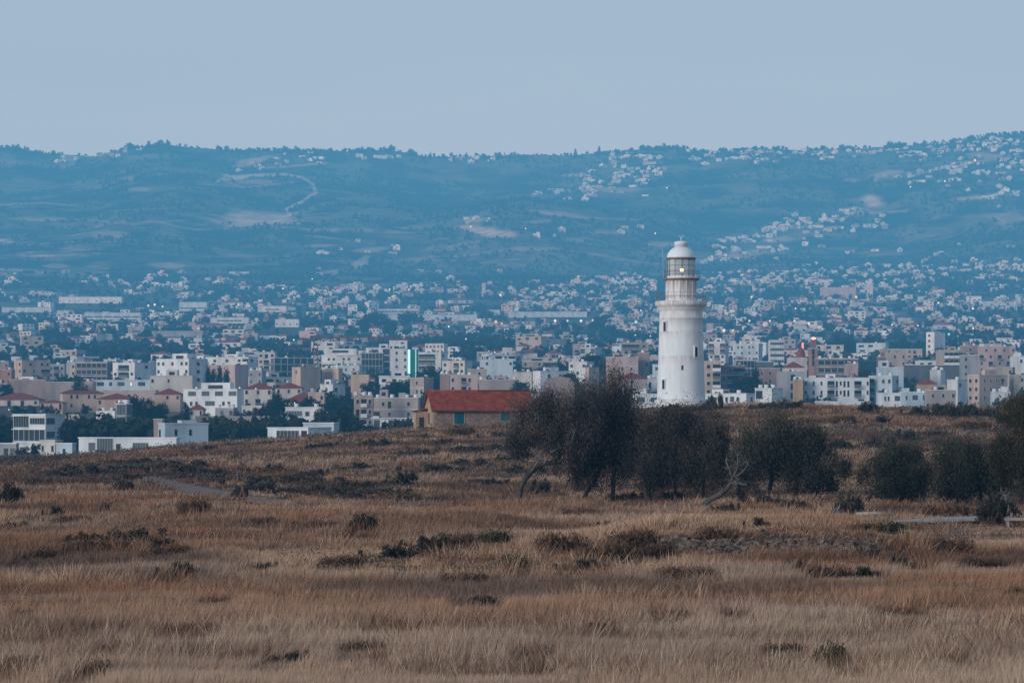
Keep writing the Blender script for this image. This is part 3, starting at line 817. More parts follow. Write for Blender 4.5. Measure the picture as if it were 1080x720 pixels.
# ------------------------------------------------------------------ lighthouse
def rusty_white(name, zs, amount=.55):
    """white paint with rust running down from the levels in ZS (heights in the part's own space)"""
    m, nt, b = new_mat(name)
    tc = N(nt, 'ShaderNodeTexCoord')
    mp = N(nt, 'ShaderNodeMapping'); mp.inputs['Scale'].default_value = (2.2, 2.2, .45)
    nz = N(nt, 'ShaderNodeTexNoise'); nz.inputs['Scale'].default_value = 1.3; nz.inputs['Detail'].default_value = 7; nz.inputs['Roughness'].default_value = .65
    nt.links.new(tc.outputs['Object'], mp.inputs[0]); nt.links.new(mp.outputs[0], nz.inputs['Vector'])
    sp = N(nt, 'ShaderNodeSeparateXYZ'); nt.links.new(tc.outputs['Object'], sp.inputs[0])
    tot = None
    for z, reach in zs:
        mr = N(nt, 'ShaderNodeMapRange'); mr.inputs['From Min'].default_value = z - reach; mr.inputs['From Max'].default_value = z
        mr.inputs['To Min'].default_value = 0; mr.inputs['To Max'].default_value = 1
        nt.links.new(sp.outputs['Z'], mr.inputs['Value'])
        lt = N(nt, 'ShaderNodeMath', operation='LESS_THAN'); lt.inputs[1].default_value = z + .05; nt.links.new(sp.outputs['Z'], lt.inputs[0])
        mu = N(nt, 'ShaderNodeMath', operation='MULTIPLY'); nt.links.new(mr.outputs[0], mu.inputs[0]); nt.links.new(lt.outputs[0], mu.inputs[1])
        if tot is None: tot = mu.outputs[0]
        else:
            ad = N(nt, 'ShaderNodeMath', operation='MAXIMUM'); nt.links.new(tot, ad.inputs[0]); nt.links.new(mu.outputs[0], ad.inputs[1]); tot = ad.outputs[0]
    r = ramp(nt, [(.38, (0, 0, 0)), (.60, (1, 1, 1))]); nt.links.new(nz.outputs['Fac'], r.inputs[0])
    mu = N(nt, 'ShaderNodeMath', operation='MULTIPLY'); nt.links.new(tot, mu.inputs[0]); nt.links.new(r.outputs[0], mu.inputs[1])
    sc = N(nt, 'ShaderNodeMath', operation='MULTIPLY'); sc.inputs[1].default_value = amount; nt.links.new(mu.outputs[0], sc.inputs[0])
    n2 = N(nt, 'ShaderNodeTexNoise'); n2.inputs['Scale'].default_value = .9; n2.inputs['Detail'].default_value = 6; nt.links.new(mp.outputs[0], n2.inputs['Vector'])
    base = ramp(nt, [(.22, (.63, .63, .635)), (.5, (.71, .715, .725)), (.7, (.75, .755, .77))]); nt.links.new(n2.outputs['Fac'], base.inputs[0])
    mx = N(nt, 'ShaderNodeMix', data_type='RGBA'); mx.inputs['B'].default_value = (.36, .19, .115, 1)
    nt.links.new(sc.outputs[0], mx.inputs['Factor']); nt.links.new(base.outputs[0], mx.inputs['A']); nt.links.new(mx.outputs['Result'], b.inputs['Base Color'])
    return m

LX, LY = (718.3 - CX) / F * 345, 345.0
LZ = float(H(LX, LY)) - .1
lt_root = empty('lighthouse', (LX, LY, LZ), label='tall round white lighthouse with rusty galleries and a glowing lantern', cat='lighthouse')
HB = (EYE + (HY - 430) / F * 345) - LZ     # height of row 430 over the base
hz = lambda py: HB + (430 - py) / F * 345
pxr = 345 / F
m_tower = rusty_white('lighthouse_white', [(hz(327), 3.0), (hz(350), 1.1), (hz(376), 1.1), (hz(336), 1.3), (hz(421), .7)], .42)
m_gal = rusty_white('gallery_white', [(hz(316), 1.6)], .8)
m_drum = rusty_white('drum_white', [(hz(294), 2.9), (hz(312), .8)], .85)
m_dome = paint('dome_white', (.80, .825, .85), .05, .6, .55)
m_rust = paint('rusty_iron', (.26, .155, .115), .3, 4)
m_iron = paint('grey_iron', (.20, .17, .155), .2, 4)
m_slot = paint('slot_dark', (.05, .045, .05), .1, 3)
mb = MB()
mb.lathe([(28.2 * pxr, -.6), (28 * pxr, hz(422.5)), (27.5 * pxr, hz(421.6)), (25.9 * pxr, hz(421)), (25.5 * pxr, hz(420.4)), (25.0 * pxr, hz(410)), (24.3 * pxr, hz(390)), (23.6 * pxr, hz(365)), (23.0 * pxr, hz(346)),
          (22.7 * pxr, hz(336.8)), (23.2 * pxr, hz(336.2)), (23.2 * pxr, hz(334.6)), (22.7 * pxr, hz(334)), (22.6 * pxr, hz(328.5))], 72)
mb.build('tower', m_tower, lt_root, True)
mb = MB()
mb.lathe([(22.6 * pxr, hz(328.5)), (23.4 * pxr, hz(327.4)), (24.6 * pxr, hz(325.5)), (25.2 * pxr, hz(323.4)), (27.2 * pxr, hz(322.6)), (27.4 * pxr, hz(320.6)), (27.4 * pxr, hz(318.6)), (26.9 * pxr, hz(317.8)), (10 * pxr, hz(317.6))], 72)
mb.build('gallery', m_gal, lt_root, True)
def railing(r, z, h, n, name):
    mb = MB()
    for k in range(n):
        a = 2 * math.pi * k / n
        mb.tube([(r * cos(a), r * sin(a), z), (r * cos(a), r * sin(a), z + h)], .017, 6)
    for q in (1.0, .52):
        mb.tube([(r * cos(2 * math.pi * k / 48), r * sin(2 * math.pi * k / 48), z + h * q) for k in range(49)], .015, 6)
    mb.build(name, m_rust, lt_root, True)
railing(26.2 * pxr, hz(317.6), 1.0, 20, 'railing')
mb = MB()
mb.lathe([(16.8 * pxr, hz(317.8)), (16.6 * pxr, hz(316)), (16.0 * pxr, hz(315)), (16.0 * pxr, hz(295.6)), (17.5 * pxr, hz(294.8))], 56)
drum = mb.build('drum', m_drum, lt_root, True)
for k in range(14):
    a = 2 * math.pi * k / 14 + .1
    mb = MB(); M = Matrix.Rotation(a, 4, 'Z'); mb.box(15.9 * pxr, 16.5 * pxr, -.045, .045, hz(316), hz(295.4), 0, M)
    mb.build('batten', m_drum, drum)
mb = MB()
mb.lathe([(15 * pxr, hz(295.6)), (19.0 * pxr, hz(295.4)), (19.4 * pxr, hz(294.6)), (19.2 * pxr, hz(293.8)), (14 * pxr, hz(293.6))], 56)
mb.build('lantern_gallery', m_rust, lt_root, True)
railing(18.8 * pxr, hz(293.8), .95, 16, 'railing')
# lantern: low sill, panes and bars
mb = MB()
mb.lathe([(14.6 * pxr, hz(293.7)), (14.6 * pxr, hz(291.2)), (14.2 * pxr, hz(291.0))], 48)
mb.build('lantern_sill', m_drum, lt_root, True)
gl, gnt, gb = new_mat('lantern_glass')
gb.inputs['Base Color'].default_value = (.62, .63, .61, 1); gb.inputs['Roughness'].default_value = .12; gb.inputs['Specular IOR Level'].default_value = .5
gb.inputs['Alpha'].default_value = .50
R = 14.1 * pxr; nb = 12
for k in range(nb):
    a0, a1 = 2 * math.pi * (k + .04) / nb, 2 * math.pi * (k + .96) / nb
    mb = MB(); z0, z1 = hz(291.2), hz(273.5)
    mb.add([(R * cos(a0), R * sin(a0), z0), (R * cos(a1), R * sin(a1), z0), (R * cos(a1), R * sin(a1), z1), (R * cos(a0), R * sin(a0), z1)], [(0, 1, 2, 3)])
    mb.build('pane', gl, lt_root)
mb = MB()
R2 = 14.4 * pxr
for k in range(nb):
    a = 2 * math.pi * k / nb; a2 = 2 * math.pi * (k + 1) / nb
    mb.tube([(R2 * cos(a), R2 * sin(a), hz(292)), (R2 * cos(a), R2 * sin(a), hz(273))], .03, 6)
for q in (286.5, 280):
    mb.tube([(R2 * cos(2 * math.pi * k / 48), R2 * sin(2 * math.pi * k / 48), hz(q)) for k in range(49)], .018, 6)
mb.build('glazing_bars', m_iron, lt_root, True)
# curtain of pale cloth drawn on the side of the lantern, as the pale slip in the photo
cl = paint('pale_cloth', (.66, .64, .58), .05, 1)
mb = MB(); Rc = 13.4 * pxr; n = 10; vs = []
for i in range(n + 1):
    a = rad(-158 + 40 * i / n); rr = Rc + .04 * sin(i * 2.4)
    vs += [(rr * cos(a), rr * sin(a), hz(291 )), (rr * cos(a - .12), rr * sin(a - .12), hz(274))]
mb.add(vs, [(2 * i, 2 * i + 2, 2 * i + 3, 2 * i + 1) for i in range(n)])
mb.build('curtain', cl, lt_root, True)
# lamp: pedestal, lens and the lit bulb
mb = MB(); mb.lathe([(.0, hz(293)), (.34, hz(293)), (.34, hz(289.5)), (.16, hz(289)), (.16, hz(286.8)), (.40, hz(286.6)), (.40, hz(286))], 20)
lamp = mb.build('lamp', m_iron, lt_root, True)
mb = MB(); mb.lathe([(.24 * sin(math.pi * i / 10), hz(285.2) - .24 * cos(math.pi * i / 10)) for i in range(11)], 18, 0, .05, -.75)
mb.build('bulb', emit('lamp_light', (1.0, .80, .55), 3.0), lamp, True)
mb = MB(); mb.tube([(.05, -.75, hz(292)), (.05, -.75, hz(286.8))], .05, 6); mb.build('stem', m_iron, lamp)
mb = MB()
mb.lathe([(14.2 * pxr, hz(274)), (15.6 * pxr, hz(273.6)), (15.8 * pxr, hz(272.4)), (15.1 * pxr, hz(271.8))], 56)
mb.build('eaves_ring', m_iron, lt_root, True)
mb = MB()
mb.lathe([(14.9 * pxr * cos(t), hz(271.9) + 12.6 * pxr * sin(t)) for t in np.linspace(0, math.pi / 2 * .73, 16)] + [(7.0 * pxr, hz(260.6)), (7.0 * pxr, hz(257.2)), (7.5 * pxr, hz(256.9)), (7.5 * pxr, hz(255.9)), (6.6 * pxr, hz(255.2)), (3.6 * pxr, hz(254.2)), (0, hz(254))], 56)
mb.build('dome', m_dome, lt_root, True)
mb = MB()
mb.tube([(0, 0, hz(254.5)), (0, 0, hz(249))], .025, 6)
mb.tube([(.05, 0, hz(252.4)), (-.28, 0, hz(248.6)), (-.30, 0, hz(247.5))], .014, 6)
mb.tube([(-.05, 0, hz(252.4)), (.24, 0, hz(249.2)), (.30, 0, hz(247.5))], .014, 6)
mb.build('wind_vane', m_dome, lt_root)
mb = MB(); mb.tube([(-18.6 * pxr, -.2, hz(295)), (-19.6 * pxr, -.2, hz(262))], .030, 6); mb.tube([(-18.2 * pxr, -.1, hz(295)), (-17.8 * pxr, -.1, hz(279))], .04, 6)
mb.build('aerial', paint('aerial_grey', (.42, .42, .43), .1), lt_root)
mb = MB(); mb.tube([(-24.6 * pxr, -.4, hz(318)), (-24.8 * pxr, -.4, hz(304))], .035, 6); mb.tube([(22.0 * pxr, -1.4, hz(318)), (22.3 * pxr, -1.4, hz(309))], .05, 6)
mb.build('mast', m_iron, lt_root)
for px, py, rr, hh in ((700.6, 345, 23.2, 9.4), (733.0, 371.6, 24.0, 9.6), (699.3, 405.6, 25.0, 9.4), (718, 388, 24.4, 5)):
    a = math.asin((px - 718.3) / rr); M = Matrix.Rotation(a, 4, 'Z')
    r0 = (rr + .25) * pxr
    mb = MB(); wd = .22 if hh > 6 else .10
    mb.box(-wd, wd, -r0 - .01, -r0 + .5, hz(py + hh / 2), hz(py - hh / 2), 0, M)
    s = mb.build('window', m_slot, lt_root)
    if hh > 6:
        mb = MB()
        for (x0, x1, z0, z1) in ((-wd - .12, -wd, -.05, 1.05), (wd, wd + .12, -.05, 1.05), (-wd - .12, wd + .12, 1.05, 1.2), (-wd - .16, wd + .16, -.18, -.05)):
            H_ = hz(py - hh / 2) - hz(py + hh / 2)
            mb.box(x0, x1, -r0 - .05, -r0 + .5, hz(py + hh / 2) + z0 * H_, hz(py + hh / 2) + z1 * H_, 0, M)
        mb.build('frame', m_tower, s)

# ------------------------------------------------------------------ red roofed stone house
def stone_mat():
    m, nt, b = new_mat('rubble_masonry')
    tc = N(nt, 'ShaderNodeTexCoord'); mp = N(nt, 'ShaderNodeMapping'); mp.inputs['Rotation'].default_value = (rad(90), 0, 0)
    v = N(nt, 'ShaderNodeTexVoronoi'); v.inputs['Scale'].default_value = 3.2
    mp2 = N(nt, 'ShaderNodeMapping'); mp2.inputs['Scale'].default_value = (1, 1, 1.6); nt.links.new(tc.outputs['Object'], mp2.inputs[0]); nt.links.new(mp2.outputs[0], v.inputs['Vector'])
    nz = N(nt, 'ShaderNodeTexNoise'); nz.inputs['Scale'].default_value = .8; nz.inputs['Detail'].default_value = 7; nt.links.new(tc.outputs['Object'], nz.inputs['Vector'])
    r = ramp(nt, [(0.0, (.18, .122, .10)), (.5, (.245, .165, .135)), (1, (.32, .225, .18))]); nt.links.new(v.outputs['Color'], r.inputs[0])
    r2 = ramp(nt, [(.3, (.72, .72, .72)), (.7, (1.12, 1.1, 1.06))]); nt.links.new(nz.outputs['Fac'], r2.inputs[0])
    mx = N(nt, 'ShaderNodeMix', data_type='RGBA', blend_type='MULTIPLY'); mx.inputs['Factor'].default_value = 1
    nt.links.new(r.outputs[0], mx.inputs['A']); nt.links.new(r2.outputs[0], mx.inputs['B']); nt.links.new(mx.outputs['Result'], b.inputs['Base Color'])
    bp = N(nt, 'ShaderNodeBump'); bp.inputs['Strength'].default_value = .6; bp.inputs['Distance'].default_value = .05
    nt.links.new(v.outputs['Distance'], bp.inputs['Height']); nt.links.new(bp.outputs[0], b.inputs['Normal'])
    return m
def tile_mat(name, c, freq=16):
    m, nt, b = new_mat(name)
    tc = N(nt, 'ShaderNodeTexCoord'); wv = N(nt, 'ShaderNodeTexWave', wave_type='BANDS', bands_direction='X'); wv.inputs['Scale'].default_value = freq / 6; wv.inputs['Distortion'].default_value = .3
    nt.links.new(tc.outputs['Object'], wv.inputs['Vector'])
    nz = N(nt, 'ShaderNodeTexNoise'); nz.inputs['Scale'].default_value = 1.6; nz.inputs['Detail'].default_value = 7; nt.links.new(tc.outputs['Object'], nz.inputs['Vector'])
    r = ramp(nt, [(.30, [v * .58 for v in c]), (.52, c), (.75, [min(1, v * 1.25 + .012) for v in c])]); nt.links.new(nz.outputs['Fac'], r.inputs[0])
    r2 = ramp(nt, [(0, (.70, .70, .70)), (1, (1.08, 1.08, 1.08))]); nt.links.new(wv.outputs['Fac'], r2.inputs[0])
    mx = N(nt, 'ShaderNodeMix', data_type='RGBA', blend_type='MULTIPLY'); mx.inputs['Factor'].default_value = 1
    nt.links.new(r.outputs[0], mx.inputs['A']); nt.links.new(r2.outputs[0], mx.inputs['B']); nt.links.new(mx.outputs['Result'], b.inputs['Base Color'])
    return m
stone = stone_mat(); red_tile = tile_mat('red_roof_tile', (.31, .066, .040)); peach = paint('warm_lit_ochre', (.42, .285, .20), .25, 1.2)  # peach holds the low light on the gable as a lighter, warmer wall colour
teal = paint('teal_shutter', (.012, .105, .135), .15, 3, .6)
def stone_house():
    d = 325.0; f = d / F; th = rad(12)
    w = 105 * f / cos(th); dep = 10.5 * f / sin(th)
    P = Vector(((457 - CX) * f, d, 0))
    zb = float(H(P.x + w / 2, d)) - .5
    R = Matrix.Rotation(th, 4, 'Z')
    c = P - (R @ Vector((-w / 2, -dep / 2, 0)))
    root = empty('stone_house', (c.x, c.y, zb), th, label='low stone house with a red tiled gable roof and teal shutters', cat='house')
    ze = EYE + (HY - 430.4) * f - zb; zr = ze + dep / 2 * .70
    x0, x1, y0, y1 = -w / 2, w / 2, -dep / 2, dep / 2
    mb = MB()
    mb.add([(x0, y0, -1.5), (x1, y0, -1.5), (x1, y0, ze), (x0, y0, ze)], [(0, 1, 2, 3)])
    mb.add([(x1, y1, -1.5), (x0, y1, -1.5), (x0, y1, ze), (x1, y1, ze)], [(0, 1, 2, 3)])
    mb.add([(x1, y0, -1.5), (x1, y1, -1.5), (x1, y1, ze), (x1, 0, zr), (x1, y0, ze)], [(0, 1, 2, 3, 4)])
    wall = mb.build('wall', stone, root)
    mb = MB(); mb.add([(x0, y1, -1.5), (x0, y0, -1.5), (x0, y0, ze), (x0, 0, zr), (x0, y1, ze)], [(0, 1, 2, 3, 4)])
    tag(mb.build('gable_wall', peach, root), 'gable end with warm evening light put into its ochre colour')
    # quoins at the lit corner
    for i in range(7):
        mb = MB(); z = -.2 + i * .42
        mb.box(x0 - .03, x0 + (.42 if i % 2 else .28), y0 - .03, y0 + (.28 if i % 2 else .42), z, z + .38); mb.build('quoin', peach, wall)
    # roof: two slabs with overhang
    o, e, t = .40, .28, .13; sl = (zr - ze) / (dep / 2)
    for s in (-1, 1):
        ye = s * (dep / 2 + o); z_e = ze - o * sl; a, b = x0 - e, x1 + e
        vs = [(a, ye, z_e), (b, ye, z_e), (b, 0, zr), (a, 0, zr), (a, ye, z_e + t), (b, ye, z_e + t), (b, 0, zr + t), (a, 0, zr + t)]
        mb = MB(); fs = [(0, 1, 2, 3), (7, 6, 5, 4), (0, 4, 5, 1), (1, 5, 6, 2), (3, 7, 4, 0)]
        if s < 0: fs = [tuple(reversed(q)) for q in fs]
        mb.add(vs, fs); mb.build('roof', red_tile, root)
    mb = MB(); mb.tube([(x0 - e, 0, zr + t), (x1 + e, 0, zr + t)], .10, 8); mb.build('ridge_cap', red_tile, root, True)
    mb = MB(); mb.box(x0 - e, x1 + e, y0 - o - .07, y0 - o - .01, ze - o * sl - .13, ze - o * sl + .03); mb.build('gutter', paint('dark_gutter', (.10, .065, .05)), root)
    for a, b, c_, d_ in ((479, 489.5, 434.6, 447), (528, 537.5, 435, 443.3)):
        u0, u1 = x0 + (a - 457) * f / cos(th), x0 + (b - 457) * f / cos(th)
        za, zb_ = EYE + (HY - d_) * f - zb, EYE + (HY - c_) * f - zb
        mb = MB(); q = .10
        mb.box(u0 - q, u0, y0 - .05, y0 + .05, za, zb_); mb.box(u1, u1 + q, y0 - .05, y0 + .05, za, zb_); mb.box(u0 - q, u1 + q, y0 - .055, y0 + .05, zb_, zb_ + .16); mb.box(u0 - q - .05, u1 + q + .05, y0 - .10, y0 + .05, za - .12, za)
        fr = mb.build('window', paint('stone_trim', (.36, .27, .21), .15, 2), root)
        for h in range(2):
            mb = MB(); m0 = u0 + h * (u1 - u0) / 2
            mb.box(m0 + .01, m0 + (u1 - u0) / 2 - .01, y0 - .035, y0 + .02, za + .01, zb_ - .01)
            for s in range(5):
                zz = za + .1 + s * (zb_ - za - .2) / 4.5; mb.box(m0 + .06, m0 + (u1 - u0) / 2 - .06, y0 - .05, y0 - .035, zz, zz + .06)
            mb.build('shutter', teal, fr)
    # gable window and lean-to
    mb = MB(); mb.box(x0 - .04, x0 + .02, -.5, .45, .9, 2.2); mb.build('window', paint('dull_glass', (.10, .085, .085), .1, 1, .4), root)
    mb = MB(); yl = y1 - 1.9; mb.box(x0 - 1.35, x0 - .002, yl, y1 - .1, -1.5, ze - .35); lt = mb.build('lean_to', peach, root)
    mb = MB(); M = Matrix.Translation((x0, 0, ze - .05)) @ Matrix.Rotation(rad(-12), 4, 'Y'); mb.box(-1.65, -.01, yl - .2, y1, -.02, .08, 0, M); mb.build('roof', red_tile, lt)
    mb = MB(); mb.box(x0 - 1.0, x0 - .45, yl - .03, yl + .02, .1, 1.7); mb.build('door', m_slot, lt)
    mb = MB(); mb.box(x0 + .3, x0 + .55, y0 - .18, y0 - .02, ze - .45, ze - .25); mb.build('wall_lamp', paint('lamp_white', (.7, .7, .7)), root)
stone_house()
# ------------------------------------------------------------------ hills and the town's ground
def hill_color(px, py, x, y):
    veg = mixc((0.010, 0.018, 0.018), (0.090, 0.092, 0.068), smooth(.36, .66, fbm(x / 70, y / 60, 201, 6)))
    soil = np.array((0.42, 0.34, 0.28))
    # terraces: thin level strips of bare soil between the scrub
    ter = smooth(.54, .68, fbm(x / 120.0, y / 17.0, 211, 5)) * (.25 + .75 * smooth(.42, .58, fbm(x / 400, y / 300, 213, 3)))
    c = mixc(veg, soil, .50 * ter * smooth(1500, 4300, y) * (1 - .75 * smooth(4900, 5700, y)) * (.4 + 1.2 * smooth(.4, .65, fbm(x / 22, y / 14, 217, 3))))
    dry = smooth(.5, .7, fbm(x / 140, y / 100, 221, 4)) * (1 - smooth(3600, 4300, y))
    c = mixc(c, np.array((0.17, 0.13, 0.10)), .55 * dry)
    big = smooth(.52, .72, fbm(x / 420.0 + 9, y / 300.0, 231, 4))
    c = mixc(c, np.array((0.13, 0.11, 0.09)), .45 * big)
    wob = 2.5 * (fbm(x / 60, y / 60, 241, 4) - .5)
    def patch(cx, cy, rx, ry, k, slant=0.0):
        nonlocal c
        q = np.hypot((px - cx) / rx, (py - cy - slant * (px - cx)) / ry) + wob * .55
        c = mixc(c, np.array((0.46, 0.36, 0.30)), k * (1 - smooth(.55, 1.25, q)) * (y > 3000))
    def track(pts, hw, k):
        nonlocal c
        for (ax, ay), (bx, by) in zip(pts[:-1], pts[1:]):
            dx, dy = bx - ax, by - ay
            t = np.clip(((px - ax) * dx + (py - ay) * dy) / (dx * dx + dy * dy), 0, 1)
            q = np.hypot(px - ax - t * dx, py - ay - t * dy) / hw + wob * .4
            c = mixc(c, np.array((0.42, 0.33, 0.27)), k * (1 - smooth(.5, 1.3, q)) * (y > 3000))
    for a in ((270, 231, 42, 9, .8), (250, 187, 17, 3.5, .85, -.1), (262, 172, 20, 4, .6, -.25), (518, 245, 30, 5, .85, .15), (500, 231, 12, 3, .5), (1035, 208, 32, 3.6, .8, -.08), (921, 213, 14, 6.5, .9),
              (905, 222, 20, 4, .5), (390, 263, 24, 3, .6, -.03), (381, 277, 9, 6, .7, -.5), (178, 281, 20, 4.5, .4), (70, 170, 9, 6, .4), (5, 170, 12, 8, .25), (40, 231, 34, 2, .4), (115, 248, 20, 4, .4), (8, 255, 10, 2, .5, .2),
              (590, 226, 30, 2.4, .5, .1), (566, 234, 18, 2, .5, -.1), (1062, 230, 24, 8, .5), (790, 268, 32, 5, .7, -.06), (700, 258, 20, 3, .4), (640, 200, 30, 3, .5), (600, 185, 14, 2, .5), (60, 281, 14, 2, .5),
              (935, 183, 18, 3.5, .6, -.1), (898, 190, 10, 3, .4), (1040, 165, 20, 3, .5), (340, 259, 16, 2, .4), (440, 240, 24, 2.4, .4), (640, 245, 30, 2.4, .35), (560, 262, 24, 2.4, .4), (150, 200, 14, 2.5, .35), (137, 190, 12, 4, .3),
              (270, 192, 26, 2, .5), (445, 274, 20, 2, .3), (90, 262, 26, 2.2, .3), (250, 270, 40, 2, .3), (610, 253, 24, 3, .35), (820, 252, 16, 3, .6), (350, 288, 14, 3, .5, -.1)):
        patch(*a)
    track([(228, 192), (243, 186), (300, 184), (318, 187), (330, 194), (333, 203), (318, 213), (302, 221), (306, 227), (290, 234)], 1.6, .85)
    track([(270, 178), (300, 176), (344, 172)], 1.2, .6); track([(232, 190), (258, 198), (310, 192)], 1.0, .5)
    track([(0, 216), (45, 214), (80, 217)], .9, .4); track([(812, 245), (860, 236), (905, 226), (960, 222)], 1.1, .5); track([(960, 186), (1010, 172), (1080, 165)], 1.0, .5)
    track([(560, 222), (600, 229), (680, 232)], 1.0, .4); track([(30, 232), (75, 231), (140, 236), (200, 232)], .9, .35)
    return c
pxs = np.arange(-420, 1501, 1.8)
ds = np.concatenate([np.geomspace(515, 4300, 170)[:-1], np.linspace(4300, 6620, 250), np.linspace(6640, 8300, 14)])
D, P = np.meshgrid(ds, pxs, indexing='ij')
X = (P - CX) / F * D; Z = H(X, D)
Z = Z + 3.0 * (fbm(X / 60, D / 60, 251, 3) - .5) * smooth(3000, 4500, D)
_, PY = proj(X, D, Z)
hills = grid_mesh('hills', X, D, Z, hill_color(P, PY, X, D), vcol_mat('hill_ground', 1.0, .45, .035))
tag(hills, 'scrub covered hills with pale bare patches and tracks behind the town', 'hills', kind='structure')

# ------------------------------------------------------------------ buildings
AB, HO, VI = 'apartment block', 'house', 'villa'
WALLS = {
    'white': (.63, .65, .67), 'bluewhite': (.47, .555, .615), 'cream': (.55, .52, .48), 'beige': (.38, .325, .28), 'peach': (.50, .375, .305), 'pink': (.46, .35, .33),
    'grey': (.32, .32, .335), 'brown': (.215, .15, .13), 'terracotta': (.36, .19, .145), 'ochre': (.45, .31, .18), 'greybeige': (.36, .31, .285), 'pinkbrown': (.30, .22, .20), 'darkgrey': (.12, .125, .14),
}
def wall_mat(c): return paint('wall_' + c, WALLS[c], .16, .25, rand=.07)
glass_dark = paint('window_dark', (.022, .026, .034), .2, .8, .5, rand=.6)
glass_blue = paint('window_blue', (.035, .052, .07), .2, .8, .4, rand=.5)
frame_m = paint('window_frame', (.45, .45, .45), .1)
roof_grey = paint('flat_roof', (.36, .35, .34), .2, .3)
roof_red = tile_mat('town_roof_tile', (.25, .062, .042), 8)
rail_m = paint('balcony_rail', (.40, .40, .41), .15)
tank_m = paint('tank_white', (.66, .68, .70), .05)
lit_m = emit('lit_window', (1.0, .62, .28), 1.3)
lit_w = emit('lit_white', (.85, .95, 1.0), 1.5)

def unit(name, boxes, mats):
    mb = MB()
    for b in boxes: mb.box(*b)
    return mb.mesh(name, mats)
# unit window: x 0..1, z 0..1, outside is -y; a frame standing proud of the glass
def win_mesh(glass, name):
    fr = .09
    return unit(name, [(0, 1, -.03, .05, 0, 1, 1), (-.02, fr, -.10, .05, -.02, 1.02, 0), (1 - fr, 1.02, -.10, .05, -.02, 1.02, 0), (fr, 1 - fr, -.10, .05, 1 - fr, 1.02, 0), (-.08, 1.08, -.16, .05, -.09, -.02, 0)], [frame_m, glass])
WIN = {'w': win_mesh(glass_dark, 'window'), 'L': win_mesh(lit_m, 'window_lit')}
bare_win = unit('opening', [(0, 1, -.05, .05, 0, 1, 0)], [glass_dark])
band_win = unit('glass_band', [(0, 1, -.05, .05, 0, 1, 1)] + [(i / 6 - .008, i / 6 + .008, -.09, .05, 0, 1, 0) for i in range(7)] + [(0, 1, -.10, .05, -.05, 0.02, 0)], [frame_m, glass_blue])
balc = unit('balcony', [(0, 1, -.03, .03, .0, .80, 1), (-.02, 1.02, -1.15, .02, -.07, 0.0, 0), (0, 1, -1.15, -1.07, .30, .335, 2), (0, .03, -1.13, -.05, .30, .335, 2), (.97, 1, -1.13, -.05, .30, .335, 2)] + [(i / 12 - .010, i / 12 + .010, -1.13, -1.09, 0, .30, 2) for i in range(13)], [frame_m, glass_dark, rail_m])
balc_solid = unit('balcony', [(0, 1, -.03, .03, .0, .80, 1), (-.02, 1.02, -1.15, .02, -.07, 0.0, 0), (-.02, 1.02, -1.15, -1.05, 0, .33, 0), (-.02, .02, -1.05, 0, 0, .33, 0), (.98, 1.02, -1.05, 0, 0, .33, 0)], [tank_m, glass_dark])
tank = MB(); tank.lathe([(0, 1.5), (.62, 1.45), (.65, 1.3), (.65, .62), (0, .6)], 10); tank.box(-.6, .6, -.6, .6, .5, .6); tank.box(-.55, -.45, -.55, -.45, 0, .5); tank.box(.45, .55, .45, .55, 0, .5); tank.box(.45, .55, -.55, -.45, 0, .5); tank.box(-.55, -.45, .45, .55, 0, .5)
tank = tank.mesh('water_tank', tank_m)
dish = MB(); dish.box(-.95, .95, -.03, .03, -.6, .6, 0, Matrix.Translation((0, 0, .75)) @ Matrix.Rotation(rad(-48), 4, 'X')); dish.box(-.8, -.7, .2, .3, 0, 1.0); dish.box(.7, .8, .2, .3, 0, 1.0)
dish = dish.mesh('solar_heater', glass_blue)

FOOT = []   # (x, y, radius) of what stands in the town
BOXES = []
def hip_mesh(w, d, h, o, gable=False):
    mb = MB(); x0, x1, y0, y1 = -w / 2 - o, w / 2 + o, -d / 2 - o, d / 2 + o
    if gable:
        if w >= d: a, b = (x0, 0), (x1, 0)
        else: a, b = (0, y0), (0, y1)
    else:
        k = min(w, d) / 2 + o
        a, b = ((x0 + k, 0), (x1 - k, 0)) if w >= d else ((0, y0 + k), (0, y1 - k))
    z0 = -.12
    vs = [(x0, y0, z0), (x1, y0, z0), (x1, y1, z0), (x0, y1, z0), (x0, y0, .02), (x1, y0, .02), (x1, y1, .02), (x0, y1, .02), (*a, h), (*b, h)]
    fs = [(3, 2, 1, 0), (0, 1, 5, 4), (1, 2, 6, 5), (2, 3, 7, 6), (3, 0, 4, 7)]
    if w >= d: fs += [(4, 5, 9, 8), (5, 6, 9), (6, 7, 8, 9), (7, 4, 8)]
    else: fs += [(4, 5, 8), (5, 6, 9, 8), (6, 7, 9), (7, 4, 8, 9)]
    mb.add(vs, fs)
    return mb

